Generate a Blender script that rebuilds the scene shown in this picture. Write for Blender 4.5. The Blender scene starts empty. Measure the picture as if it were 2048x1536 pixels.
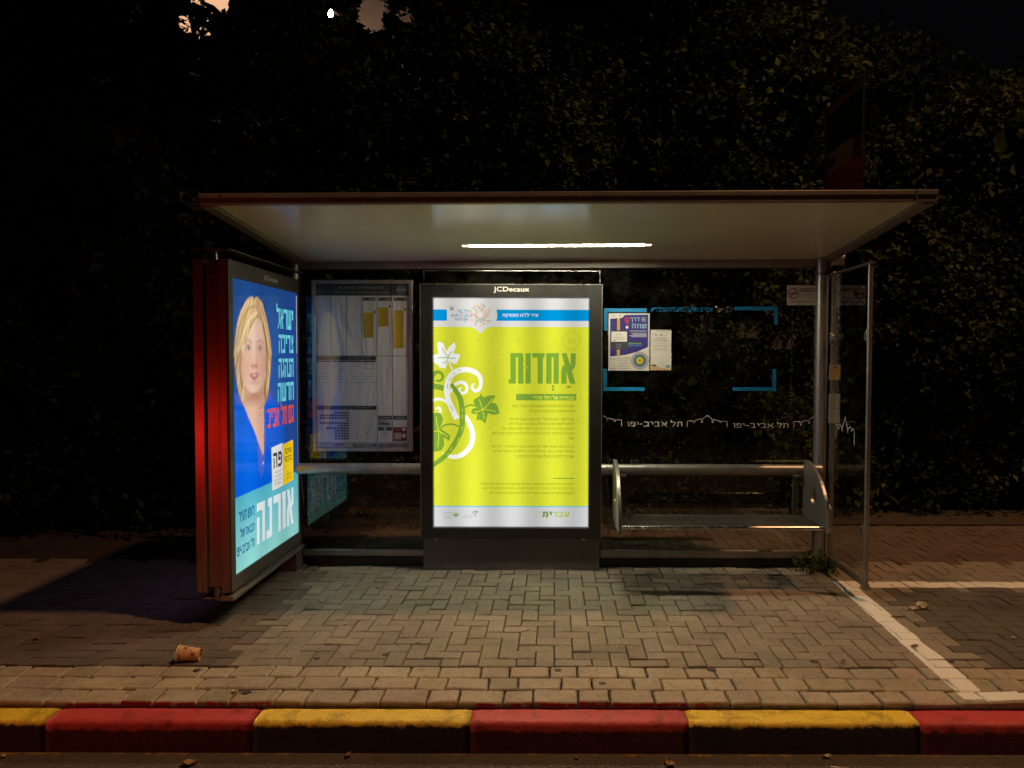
import bpy, bmesh, math, random
import numpy as np
from mathutils import Vector, Matrix

R = math.radians
random.seed(7)
rng = np.random.default_rng(11)
sc = bpy.context.scene
COL = sc.collection

# ------------------------------------------------------------------ camera
cam = bpy.data.cameras.new("camera")
cam.sensor_width = 36.0
cam.lens = 36.0 * 1538.0 / 2048.0
cam.shift_x = -86.0 / 2048.0
cam.clip_end = 400
cam_o = bpy.data.objects.new("camera", cam)
cam_o.location = (0, 0, 1.59)
cam_o.rotation_euler = (R(88.0), -0.0028, 0)
COL.objects.link(cam_o)
sc.camera = cam_o

# ------------------------------------------------------------------ world: night sky
w = bpy.data.worlds.new("World")
sc.world = w
w.use_nodes = True
bg = w.node_tree.nodes["Background"]
bg.inputs[0].default_value = (0.65, 0.66, 0.9, 1)
bg.inputs[1].default_value = 0.0016

# ------------------------------------------------------------------ lights of the street
def lamp(name, kind, loc, energy, color, size, aim=None, spot=None, blend=0.4):
    d = bpy.data.lights.new(name, kind)
    d.energy = energy
    d.color = color
    d.shadow_soft_size = size
    if spot:
        d.spot_size = R(spot); d.spot_blend = blend
    o = bpy.data.objects.new(name, d)
    o.location = loc
    if aim is not None:
        o.rotation_euler = (Vector(aim) - Vector(loc)).to_track_quat('-Z', 'Y').to_euler()
    COL.objects.link(o)
    return o
lamp("street_light", 'SPOT', (7.4, 1.2, 16.5), 5900, (1.0, 0.52, 0.235), 0.34, (2.6, 3.8, 0), 58, .85)
lamp("tail_light", 'SPOT', (-4.05, 0.1, 0.66), 34, (1.0, 0.025, 0.015), 0.10, (-2.1, 4.5, 1.1), 70, .9)

sc.view_settings.view_transform = 'Standard'
sc.view_settings.look = 'None'
sc.view_settings.exposure = 0.0
sc.view_settings.gamma = 1.0
sc.cycles.use_denoising = True
sc.cycles.max_bounces = 8
sc.cycles.transparent_max_bounces = 16
sc.cycles.sample_clamp_indirect = 4.0
sc.cycles.caustics_reflective = False

# ------------------------------------------------------------------ helpers
def lin(c):
    return tuple((x / 12.92 if x <= .04045 else ((x + .055) / 1.055) ** 2.4) for x in c)
def rgb(r, g, b):
    return lin((r / 255, g / 255, b / 255))

def tag(o, label=None, cat=None, group=None, kind=None):
    if label: o['label'] = label
    if cat: o['category'] = cat
    if group: o['group'] = group
    if kind: o['kind'] = kind
    return o
def thing(name, loc, label, cat, group=None):
    o = bpy.data.objects.new(name, None)
    o.empty_display_size = .1
    o.location = loc
    COL.objects.link(o)
    return tag(o, label, cat, group)

def link_mesh(name, me, parent=None):
    o = bpy.data.objects.new(name, me)
    COL.objects.link(o)
    if parent is not None:
        root = parent
        off = Vector((0, 0, 0))
        while root is not None:
            off += root.location
            root = root.parent
        me.transform(Matrix.Translation(-off))
        o.parent = parent
    return o

class MB:
    """collects shapes given in world coordinates, links them as one mesh"""
    def __init__(s):
        s.v = []; s.f = []; s.m = []
    def add(s, vs, fs, mi=0):
        k = len(s.v)
        s.v += [tuple(p) for p in vs]
        s.f += [[i + k for i in f] for f in fs]
        s.m += [mi] * len(fs)
        return s
    def box(s, x0, x1, y0, y1, z0, z1, mi=0):
        vs = [(x, y, z) for z in (z0, z1) for y in (y0, y1) for x in (x0, x1)]
        return s.add(vs, [(0, 2, 3, 1), (4, 5, 7, 6), (0, 1, 5, 4), (2, 6, 7, 3), (0, 4, 6, 2), (1, 3, 7, 5)], mi)
    def hexa(s, bottom, top, mi=0):
        return s.add(list(bottom) + list(top), [(3, 2, 1, 0), (4, 5, 6, 7), (0, 1, 5, 4), (1, 2, 6, 5), (2, 3, 7, 6), (3, 0, 4, 7)], mi)
    def tube(s, pts, r, n=14, mi=0, cap=True):
        pts = [Vector(p) for p in pts]
        rs = r if isinstance(r, (list, tuple)) else [r] * len(pts)
        rings = []
        t0 = (pts[1] - pts[0]).normalized()
        up = Vector((0, 0, 1)) if abs(t0.z) < .9 else Vector((1, 0, 0))
        a = t0.cross(up).normalized()
        vs = []; fs = []
        for i, p in enumerate(pts):
            t = (pts[min(i + 1, len(pts) - 1)] - pts[max(i - 1, 0)]).normalized()
            a = (a - t * a.dot(t)).normalized()
            b = t.cross(a)
            for j in range(n):
                q = 2 * math.pi * j / n
                vs.append(p + (a * math.cos(q) + b * math.sin(q)) * rs[i])
        for i in range(len(pts) - 1):
            for j in range(n):
                fs.append((i * n + j, i * n + (j + 1) % n, (i + 1) * n + (j + 1) % n, (i + 1) * n + j))
        if cap:
            fs.append(tuple(range(n - 1, -1, -1)))
            fs.append(tuple((len(pts) - 1) * n + j for j in range(n)))
        return s.add(vs, fs, mi)
    def prism(s, outline, fn, t0, t1, mi=0):
        """outline: 2D points; fn(a,b,t) -> 3D"""
        n = len(outline)
        vs = [fn(a, b, t0) for a, b in outline] + [fn(a, b, t1) for a, b in outline]
        fs = [tuple(range(n - 1, -1, -1)), tuple(range(n, 2 * n))]
        fs += [(i, (i + 1) % n, n + (i + 1) % n, n + i) for i in range(n)]
        return s.add(vs, fs, mi)
    def build(s, name, mats, parent=None, bevel=0, smooth=False, segs=2):
        me = bpy.data.meshes.new(name)
        me.from_pydata(s.v, [], s.f)
        if not isinstance(mats, (list, tuple)): mats = [mats]
        for m in mats: me.materials.append(m)
        me.polygons.foreach_set('material_index', s.m)
        bm = bmesh.new(); bm.from_mesh(me)
        bmesh.ops.recalc_face_normals(bm, faces=bm.faces)
        bm.to_mesh(me); bm.free()
        o = link_mesh(name, me, parent)
        if smooth:
            for p in me.polygons: p.use_smooth = True
            md = None
            me.set_sharp_from_angle(angle=R(40))
        if bevel:
            md = o.modifiers.new('bevel', 'BEVEL')
            md.width = bevel; md.segments = segs; md.limit_method = 'ANGLE'; md.angle_limit = R(40)
            for p in me.polygons: p.use_smooth = True
            me.set_sharp_from_angle(angle=R(60))
        return o

# ------------------------------------------------------------------ materials
def new_mat(name):
    m = bpy.data.materials.new(name); m.use_nodes = True
    nt = m.node_tree; nt.nodes.clear()
    out = nt.nodes.new("ShaderNodeOutputMaterial")
    return m, nt, out
def N(nt, kind, **kw):
    n = nt.nodes.new(kind)
    for k, v in kw.items():
        if k in n.inputs.keys(): n.inputs[k].default_value = v
        else: setattr(n, k, v)
    return n
def noise(nt, scale, detail=4, rough=.6, coord='Object', vec=None):
    tc = N(nt, "ShaderNodeTexCoord")
    nz = N(nt, "ShaderNodeTexNoise", Scale=scale, Detail=detail, Roughness=rough)
    nt.links.new(vec if vec is not None else tc.outputs[coord], nz.inputs['Vector'])
    return nz
def ramp(nt, fac, stops):
    r = N(nt, "ShaderNodeValToRGB")
    e = r.color_ramp.elements
    while len(e) < len(stops): e.new(.5)
    for i, (p, c) in enumerate(stops):
        e[i].position = p
        e[i].color = (*c, 1) if len(c) == 3 else c
    nt.links.new(fac, r.inputs[0])
    return r
def bump(nt, h, strength=.3, dist=.01):
    b = N(nt, "ShaderNodeBump", Strength=strength, Distance=dist)
    nt.links.new(h, b.inputs['Height'])
    return b
def surf(name, c, rough=.5, metal=0., var=.25, scale=8., bmp=0., bscale=60., spec=.5, streak=None):
    m, nt, out = new_mat(name)
    p = N(nt, "ShaderNodeBsdfPrincipled", Roughness=rough, Metallic=metal)
    p.inputs['Specular IOR Level'].default_value = spec
    tc = N(nt, "ShaderNodeTexCoord")
    vec = None
    if streak:
        mp = N(nt, "ShaderNodeMapping"); mp.inputs['Scale'].default_value = streak
        nt.links.new(tc.outputs['Object'], mp.inputs[0]); vec = mp.outputs[0]
    nz = noise(nt, scale, 5, .65, vec=vec)
    lo = tuple(x * (1 - var) for x in c); hi = tuple(min(1, x * (1 + var)) for x in c)
    r = ramp(nt, nz.outputs['Fac'], [(.3, lo), (.7, hi)])
    nt.links.new(r.outputs[0], p.inputs['Base Color'])
    mr = N(nt, "ShaderNodeMapRange"); mr.inputs[3].default_value = max(.02, rough - .1); mr.inputs[4].default_value = min(1, rough + .14)
    nt.links.new(nz.outputs['Fac'], mr.inputs[0]); nt.links.new(mr.outputs[0], p.inputs['Roughness'])
    if bmp:
        n2 = noise(nt, bscale, 6, .7)
        b = bump(nt, n2.outputs['Fac'], bmp, .004)
        nt.links.new(b.outputs[0], p.inputs['Normal'])
    nt.links.new(p.outputs[0], out.inputs[0])
    return m

def pane(name, tint=(.86, .9, .88), base=.045, dirt=.02):
    m, nt, out = new_mat(name)
    lw = N(nt, "ShaderNodeLayerWeight", Blend=.5)
    pw = N(nt, "ShaderNodeMath", operation='POWER'); pw.inputs[1].default_value = 4.5
    nt.links.new(lw.outputs['Facing'], pw.inputs[0])
    ma = N(nt, "ShaderNodeMath", operation='MULTIPLY_ADD'); ma.inputs[1].default_value = .85; ma.inputs[2].default_value = base
    nt.links.new(pw.outputs[0], ma.inputs[0])
    t = N(nt, "ShaderNodeBsdfTransparent"); t.inputs[0].default_value = (*tint, 1)
    g = N(nt, "ShaderNodeBsdfGlossy", Roughness=.015)
    mx = N(nt, "ShaderNodeMixShader")
    nt.links.new(ma.outputs[0], mx.inputs[0]); nt.links.new(t.outputs[0], mx.inputs[1]); nt.links.new(g.outputs[0], mx.inputs[2])
    d = N(nt, "ShaderNodeBsdfDiffuse"); d.inputs[0].default_value = (.5, .48, .42, 1)
    nz = noise(nt, 5, 6, .7)
    r = ramp(nt, nz.outputs['Fac'], [(.45, (0, 0, 0)), (.8, (dirt * 2.5,) * 3)])
    mx2 = N(nt, "ShaderNodeMixShader")
    nt.links.new(r.outputs[0], mx2.inputs[0]); nt.links.new(mx.outputs[0], mx2.inputs[1]); nt.links.new(d.outputs[0], mx2.inputs[2])
    nt.links.new(mx2.outputs[0], out.inputs[0])
    return m

def emit(name, c, s):
    m, nt, out = new_mat(name)
    e = N(nt, "ShaderNodeEmission"); e.inputs[0].default_value = (*c, 1); e.inputs[1].default_value = s
    nt.links.new(e.outputs[0], out.inputs[0])
    return m

def backlit(name, period, depth, gain, phase=0.):
    """printed film in front of fluorescent tubes: the attribute 'ink' times the tubes' glow"""
    m, nt, out = new_mat(name)
    at = N(nt, "ShaderNodeAttribute", attribute_name='ink')
    tc = N(nt, "ShaderNodeTexCoord"); sp = N(nt, "ShaderNodeSeparateXYZ")
    nt.links.new(tc.outputs['Object'], sp.inputs[0])
    k = N(nt, "ShaderNodeMath", operation='MULTIPLY_ADD'); k.inputs[1].default_value = 2 * math.pi / period; k.inputs[2].default_value = phase
    nt.links.new(sp.outputs['X'], k.inputs[0])
    s = N(nt, "ShaderNodeMath", operation='SINE'); nt.links.new(k.outputs[0], s.inputs[0])
    n1 = noise(nt, 1.1, 2, .5)
    mr = N(nt, "ShaderNodeMapRange"); mr.inputs[1].default_value = -1; mr.inputs[2].default_value = 1
    mr.inputs[3].default_value = gain * (1 - depth); mr.inputs[4].default_value = gain * (1 + depth)
    nt.links.new(s.outputs[0], mr.inputs[0])
    n2 = N(nt, "ShaderNodeMapRange"); n2.inputs[1].default_value = .3; n2.inputs[2].default_value = .7; n2.inputs[3].default_value = .9; n2.inputs[4].default_value = 1.1
    nt.links.new(n1.outputs['Fac'], n2.inputs[0])
    mu = N(nt, "ShaderNodeMath", operation='MULTIPLY')
    nt.links.new(mr.outputs[0], mu.inputs[0]); nt.links.new(n2.outputs[0], mu.inputs[1])
    e = N(nt, "ShaderNodeEmission")
    nt.links.new(at.outputs['Color'], e.inputs[0]); nt.links.new(mu.outputs[0], e.inputs[1])
    nt.links.new(e.outputs[0], out.inputs[0])
    return m

def printed(name, rough=.45, wrinkle=0., dim=1.):
    m, nt, out = new_mat(name)
    at = N(nt, "ShaderNodeAttribute", attribute_name='ink')
    p = N(nt, "ShaderNodeBsdfPrincipled", Roughness=rough)
    nt.links.new(at.outputs['Color'], p.inputs['Base Color'])
    if wrinkle:
        tc = N(nt, "ShaderNodeTexCoord"); mp = N(nt, "ShaderNodeMapping"); mp.inputs['Scale'].default_value = (7, 7, 2)
        nt.links.new(tc.outputs['Object'], mp.inputs[0])
        nz = N(nt, "ShaderNodeTexNoise", Scale=1., Detail=2., Distortion=.8)
        nt.links.new(mp.outputs[0], nz.inputs['Vector'])
        b = bump(nt, nz.outputs['Fac'], wrinkle, .06)
        nt.links.new(b.outputs[0], p.inputs['Normal'])
    nt.links.new(p.outputs[0], out.inputs[0])
    return m

M = {}
M['steel'] = surf('brushed_metal_paint', (.33, .31, .29), .36, .75, .18, 14, streak=(1, 1, .2))
M['dark_metal'] = surf('dark_grey_paint', (.10, .093, .087), .42, .3, .2, 9)
M['fascia'] = surf('grey_brown_paint', (.26, .24, .23), .42, .35, .18, 6)
M['black'] = surf('black_gloss_frame', (.018, .018, .017), .3, 0, .25, 10)
M['soffit'] = surf('white_soffit_paint', (.84, .86, .67), .17, 0, .03, 3, spec=1.)
M['inox'] = surf('stainless_steel', (.5, .48, .46), .24, 1., .1, 20)
M['plinth'] = surf('grey_plinth', (.13, .125, .12), .45, .2, .2, 5)
M['pane'] = pane('shelter_glass', (.92, .95, .93), .045, .006)
M['cover'] = pane('cover_glass', (.96, .97, .96), .075, .006)
M['ad_cover'] = pane('lightbox_glass', (.98, .98, .98), .03, .0)
M['tube'] = emit('fluorescent_diffuser', (1.0, .93, .66), 150)
M['tube_end'] = emit('fluorescent_end', (1.0, .74, .36), 6)
M['white_plastic'] = surf('white_plastic', (.6, .58, .52), .4, 0, .08, 10)
M['red_metal'] = surf('brown_metal', (.26, .19, .165), .26, .85, .10, 5, streak=(1, 1, .15))

# ------------------------------------------------------------------ flat printed artwork
HEB = lambda ch: '\u0590' <= ch <= '\u07ff' or '\ufb1d' <= ch <= '\ufefc'
def visual(s):
    """right-to-left line into left-to-right drawing order, numbers and Latin runs kept"""
    if not any(HEB(c) for c in s): return s
    out = []; run = ''
    for c in s:
        if c.isascii() and c.isalnum(): run += c
        else:
            if run: out.append(run); run = ''
            out.append({'(': ')', ')': '('}.get(c, c))
    if run: out.append(run)
    return ''.join(reversed(out))
_text = {}
def text_mesh(s, bold):
    key = (s, bold)
    if key not in _text:
        c = bpy.data.curves.new("lettering", 'FONT')
        c.body = visual(s); c.offset = bold; c.resolution_u = 3
        o = bpy.data.objects.new("lettering", c)
        COL.objects.link(o)
        bpy.context.view_layer.update()
        me = bpy.data.meshes.new_from_object(o.evaluated_get(bpy.context.evaluated_depsgraph_get()))
        v = np.zeros(len(me.vertices) * 3); me.vertices.foreach_get('co', v)
        _text[key] = (v.reshape(-1, 3)[:, :2].copy(), [tuple(p.vertices) for p in me.polygons])
        bpy.data.meshes.remove(me); bpy.data.objects.remove(o); bpy.data.curves.remove(c)
    return _text[key]

STROKES = {
    'א': [[(0, 1), (.8, 0)], [(.74, 1), (.74, .78), (.52, .45)], [(.06, 0), (.06, .28), (.28, .58)]],
    'ב': [[(.05, 1), (.55, 1), (.64, .9), (.64, .09)], [(0, 0), (.84, 0)]],
    'ג': [[(.05, 1), (.33, 1), (.42, .9), (.42, .4), (.5, 0)], [(.36, .3), (0, 0)]],
    'ד': [[(0, 1), (.78, 1)], [(.6, .91), (.6, 0)]],
    'ה': [[(0, 1), (.6, 1), (.7, .88), (.7, 0)], [(.06, 0), (.06, .6)]],
    'ו': [[(0, 1), (.13, 1), (.2, .9), (.2, 0)]],
    'ז': [[(0, 1), (.42, 1)], [(.24, .91), (.2, 0)]],
    'ח': [[(.06, .91), (.06, 0)], [(0, 1), (.6, 1), (.7, .88), (.7, 0)]],
    'ט': [[(0, 1), (0, .15), (.15, 0), (.58, 0), (.72, .15), (.72, .85), (.58, 1), (.42, 1)]],
    'י': [[(0, 1), (.12, 1), (.18, .9), (.18, .48)]],
    'כ': [[(0, 1), (.45, 1), (.62, .82), (.62, .18), (.45, 0), (0, 0)]],
    'ל': [[(0, 1.42), (0, 1), (.56, 1), (.62, .85), (.5, .4), (.28, 0)]],
    'מ': [[(0, 1), (.13, .74), (.08, 0)], [(.2, .84), (.34, 1), (.6, 1), (.74, .85), (.74, 0), (.38, 0)]],
    'נ': [[(.1, 1), (.34, 1), (.42, .9), (.42, 0), (0, 0)]],
    'ס': [[(-.05, 1), (.55, 1), (.72, .8), (.72, .3), (.5, 0), (.25, 0), (.05, .25), (.05, .9)]],
    'ע': [[(0, 1), (.26, .14)], [(.65, 1), (.65, .5), (.45, .1), (0, -.08)]],
    'פ': [[(.34, .54), (.06, .54), (.06, 1), (.5, 1), (.68, .82), (.68, .18), (.5, 0), (0, 0)]],
    'צ': [[(0, 1), (.58, .1)], [(.6, 1), (.6, .72), (.4, .46)], [(0, 0), (.7, 0)]],
    'ק': [[(0, 1), (.6, 1), (.7, .86), (.42, .08)], [(.06, .6), (.06, -.42)]],
    'ר': [[(0, 1), (.45, 1), (.6, .85), (.6, 0)]],
    'ש': [[(0, 1), (.07, 0), (.6, 0), (.84, .3), (.84, 1)], [(.44, 1), (.44, .62), (.16, .4)]],
    'ת': [[(.14, .91), (.14, .12), (0, 0)], [(.05, 1), (.6, 1), (.74, .86), (.74, 0)]],
    'ך': [[(0, 1), (.45, 1), (.6, .85), (.6, -.42)]],
    'ם': [[(.05, .91), (.05, 0), (.7, 0), (.7, .9), (.6, 1), (-.04, 1)]],
    'ן': [[(0, 1), (.13, 1), (.2, .9), (.2, -.42)]],
    'ף': [[(.32, .5), (.06, .5), (.06, 1), (.45, 1), (.62, .85), (.62, -.42)]],
    'ץ': [[(0, 1), (.25, .4), (.25, -.42)], [(.6, 1), (.6, .75), (.34, .46)]],
    '.': [[(0, 0), (.1, 0)]], ',': [[(.06, .05), (0, -.25)]], '-': [[(0, .5), (.35, .5)]], '–': [[(0, .5), (.7, .5)]], ':': [[(0, .2), (.1, .2)], [(0, .8), (.1, .8)]],
    '"': [[(0, 1.1), (0, .8)], [(.2, 1.1), (.2, .8)]], '/': [[(0, -.1), (.5, 1.1)]], '|': [[(0, -.2), (0, 1.2)]], '?': [[(0, .8), (.2, 1), (.4, .8), (.2, .45), (.2, .3)], [(.15, 0), (.25, 0)]]}
def stroke_strip(pts, wd):
    n = len(pts); P = [np.array(q, float) for q in pts]; L = []; Q = []
    for i in range(n):
        d0 = P[i] - P[i - 1] if i else P[1] - P[0]
        d1 = P[i + 1] - P[i] if i < n - 1 else d0
        d0 = d0 / np.hypot(*d0); d1 = d1 / np.hypot(*d1)
        t = d0 + d1; t = t / max(1e-6, np.hypot(*t)); nn = np.array((-t[1], t[0]))
        k = min(1.5, 1 / max(.4, nn @ np.array((-d0[1], d0[0]))))
        e = (d0 if i == n - 1 else -d1 if i == 0 else 0 * d0) * wd * .5
        L.append(P[i] + e + nn * wd / 2 * k); Q.append(P[i] + e - nn * wd / 2 * k)
    return L + Q, [(i, i + 1, n + i + 1, n + i) for i in range(n - 1)]
def hebrew_mesh(line, t):
    x = 0.; V = []; F = []; G = []
    for ch in line:
        if ch not in STROKES: x -= .42; continue
        st = STROKES[ch]
        xs = [p[0] for q in st for p in q]; lo, hi = min(xs), max(xs)
        x -= (hi - lo) + t
        for gi, q in enumerate(st):
            v, f = stroke_strip([(x + px - lo + t / 2, py) for px, py in q], t)
            F += [tuple(j + len(V) for j in k) for k in f]; V += v; G += [gi] * len(v)
        x -= .17
    return np.array(V), F, G

def catmull(pts, n=8):
    P = [pts[0]] + list(pts) + [pts[-1]]
    out = []
    for i in range(1, len(P) - 2):
        p0, p1, p2, p3 = (np.array(P[i + k], float) for k in (-1, 0, 1, 2))
        for t in np.linspace(0, 1, n, endpoint=False):
            out.append(.5 * ((2 * p1) + (-p0 + p2) * t + (2 * p0 - 5 * p1 + 4 * p2 - p3) * t * t + (-p0 + 3 * p1 - 3 * p2 + p3) * t ** 3))
    out.append(np.array(pts[-1], float))
    return out

class Art:
    """flat print; drawn in its own units (x right, y down unless up=True), layers a fraction of a millimetre apart"""
    STEP = .00035
    def __init__(s, ox, oy, sc_, up=False):
        s.v = []; s.f = []; s.c = []; s.z = 1; s.clip = None
        s.frame(ox, oy, sc_, up)
    def frame(s, ox, oy, sc_, up=False):
        s.ox, s.oy, s.s, s.up = ox, oy, sc_, up
    def layer(s, n=1): s.z += n
    def put(s, pts, faces, color):
        k = len(s.v)
        for i, (x, y) in enumerate(pts):
            X = (x - s.ox) * s.s; Y = (y - s.oy) * s.s * (1 if s.up else -1)
            if s.clip:
                X = min(max(X, s.clip[0]), s.clip[1]); Y = min(max(Y, s.clip[2]), s.clip[3])
            s.v.append((X, -s.z * s.STEP, Y))
            s.c.append(color if not isinstance(color, list) else color[i])
        s.f += [tuple(j + k for j in f) for f in faces]
    def poly(s, pts, color):
        bm_f = [tuple(range(len(pts)))]
        s.put(pts, bm_f, color)
    def rect(s, x0, y0, x1, y1, color):
        s.put([(x0, y0), (x1, y0), (x1, y1), (x0, y1)], [(0, 1, 2, 3)], color)
    def vgrad(s, x0, y0, x1, y1, c0, c1):
        s.put([(x0, y0), (x1, y0), (x1, y1), (x0, y1)], [(0, 1, 2, 3)], [c0, c0, c1, c1])
    def disc(s, x, y, r, color, n=24):
        s.poly([(x + r * math.cos(2 * math.pi * i / n), y + r * math.sin(2 * math.pi * i / n)) for i in range(n)], color)
    def ring(s, x, y, r, wd, color, n=40, a0=0, a1=2 * math.pi):
        k = range(n + 1)
        P = [(x + q * math.cos(a0 + (a1 - a0) * i / n), y + q * math.sin(a0 + (a1 - a0) * i / n)) for q in (r - wd / 2, r + wd / 2) for i in k]
        s.put(P, [(i, i + 1, n + 2 + i, n + 1 + i) for i in range(n)], color)
    def stroke(s, pts, wd, color, smooth=True):
        p = catmull(pts) if smooth else [np.array(q, float) for q in pts]
        n = len(p)
        if isinstance(wd, (list, tuple)): ww = np.interp(np.linspace(0, 1, n), np.linspace(0, 1, len(wd)), wd)
        else: ww = [wd] * n
        L = []; Rr = []
        for i in range(n):
            a = p[max(i - 1, 0)]; b = p[min(i + 1, n - 1)]
            d = b - a; l = max(1e-6, math.hypot(*d)); nn = np.array((-d[1], d[0])) / l
            L.append(tuple(p[i] + nn * ww[i] / 2)); Rr.append(tuple(p[i] - nn * ww[i] / 2))
        s.put(L + Rr, [(i, i + 1, n + i + 1, n + i) for i in range(n - 1)], color)
    def text(s, string, x0, y0, x1, y1, color, bold=.012):
        """fit a line into the box x0..x1, top y0, bottom y1"""
        if any('\u0590' <= c <= '\u05ff' for c in string):
            v, f, g = hebrew_mesh(string, min(.3, .145 + bold * 4))
            lo = v.min(0); hi = v.max(0); u = (v - lo) / (hi - lo); z0 = s.z
            for gi in range(max(g) + 1):
                fs_ = [q for q in f if g[q[0]] == gi]
                s.z = z0 + .12 * gi
                used = sorted({i for q in fs_ for i in q}); ix = {i: k for k, i in enumerate(used)}
                s.put([(x0 + (x1 - x0) * u[i][0], y1 + (y0 - y1) * u[i][1]) for i in used], [tuple(ix[i] for i in q) for q in fs_], color)
            s.z = z0
            return
        v, f = text_mesh(string, bold)
        if not len(v): return
        lo = v.min(0); hi = v.max(0)
        u = (v - lo) / np.maximum(hi - lo, 1e-6)
        P = [(x0 + (x1 - x0) * a, y1 + (y0 - y1) * b) for a, b in u]
        s.put(P, f, color)
    @staticmethod
    def bil(a, b, tl, tr, br, bl):
        t = [tl[i] + (tr[i] - tl[i]) * a for i in (0, 1)]; q = [bl[i] + (br[i] - bl[i]) * a for i in (0, 1)]
        return (q[0] + (t[0] - q[0]) * b, q[1] + (t[1] - q[1]) * b)
    def build(s, name, mat, parent, at, rotz=0.):
        me = bpy.data.meshes.new(name)
        me.from_pydata(s.v, [], s.f)
        ca = me.color_attributes.new('ink', 'FLOAT_COLOR', 'POINT')
        ca.data.foreach_set('color', np.array([(*c, 1) for c in s.c], 'f').ravel())
        me.materials.append(mat)
        o = bpy.data.objects.new(name, me)
        COL.objects.link(o)
        off = Vector((0, 0, 0)); r = parent
        while r is not None: off += r.location; r = r.parent
        o.location = Vector(at) - off
        o.rotation_euler[2] = rotz
        if parent is not None: o.parent = parent
        return o

# condensed block Hebrew: bars and stems in a unit box (y up); t = stem, b = bar thickness
def block_letter(ch, t=.27, b=.19):
    r = lambda x0, y0, x1, y1: [(x0, y0), (x1, y0), (x1, y1), (x0, y1)]
    T = 1 - b
    return {
        'ה': [r(0, T, 1, 1), r(1 - t, 0, 1, T), r(0, 0, t, .66)],
        'ח': [r(0, T, 1, 1), r(1 - t, 0, 1, T), r(0, 0, t, T)],
        'ת': [r(.06, T, 1, 1), r(1 - t, 0, 1, T), r(.1, b * .7, .1 + t, T), r(0, 0, .1 + t, b * .7)],
        'ר': [r(0, T, 1, 1), r(1 - t, 0, 1, T)],
        'ד': [r(0, T, 1, 1), r(.9 - t, 0, .9, T)],
        'ו': [r(.0, T, 1, 1), r(1 - 2 * t, 0, 1, T)],
        'י': [r(.0, T, 1, 1), r(1 - 2 * t, .5, 1, T)],
        'נ': [r(.25, T, 1, 1), r(1 - t * 1.2, b, 1, T), r(0, 0, 1, b)],
        'כ': [r(0, T, 1, 1), r(1 - t, b, 1, T), r(0, 0, 1, b)],
        'ב': [r(0, T, .9, 1), r(.9 - t, b, .9, T), r(0, 0, 1, b)],
        'ל': [r(0, T, t, 1.22), r(0, T - .001, 1, T), r(t, T, 1, 1), r(1 - t, .35, 1, T), [(.25, 0), (.25 + t, 0), (1, .35), (1 - t, .35)]],
        'ש': [r(0, b, t * .8, 1), r(.5 - t * .4, b, .5 + t * .4, 1), r(1 - t * .8, b, 1, 1), r(0, 0, 1, b)],
        'א': [[(0, 1), (t * 1.1, 1), (1, 0), (1 - t * 1.1, 0)], [(1 - t, 1), (1, 1), (1, .55), (.72, .45), (.6, .6), (1 - t, .66)], [(0, 0), (t, 0), (t, .42), (.32, .66), (.18, .62), (0, .45)]],
        'צ': [[(0, 1), (t, 1), (1, b), (1 - t, b)], [(1 - t, 1), (1, 1), (1, .6), (.66, .48), (.55, .62), (1 - t, .7)], r(0, 0, 1, b)],
        'ם': [r(0, T, 1, 1), r(0, b, t, T), r(1 - t, b, 1, T), r(0, 0, 1, b)],
        'ג': [r(.2, T, .9, 1), r(.9 - t, .3, .9, T), [(.9 - t, .3), (.9, .3), (1, 0), (1 - t * .9, 0)], [(0, 0), (t, 0), (.9 - t, .25), (.9 - t, .42), (.4, .4), (0, .2)]],
    }[ch]
WID = {'ו': .5, 'י': .5, 'נ': .72, 'ג': .8, ' ': .38, 'ש': 1.25, 'ם': 1.05}
def block_word(art, s, tl, tr, br, bl, color, gap=.17, t=.27, b=.19):
    ws = [WID.get(c, 1.) for c in s[::-1]]
    tot = sum(ws) + gap * (len(ws) - 1)
    x = 0.
    for c, wd in zip(s[::-1], ws):
        if c != ' ':
            for pl in block_letter(c, t if wd >= .9 else t / max(wd, .62) * .8, b):
                art.poly([Art.bil((x + px * wd) / tot, py, tl, tr, br, bl) for px, py in pl], color)
        x += wd + gap

# ================================================================== THE GROUND
def ground_sheet(name, x0, x1, y0, y1, z, mat, div=1):
    b = MB(); b.add([(x0, y0, z), (x1, y0, z), (x1, y1, z), (x0, y1, z)], [(0, 1, 2, 3)])
    return tag(b.build(name, mat), kind='structure')

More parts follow.
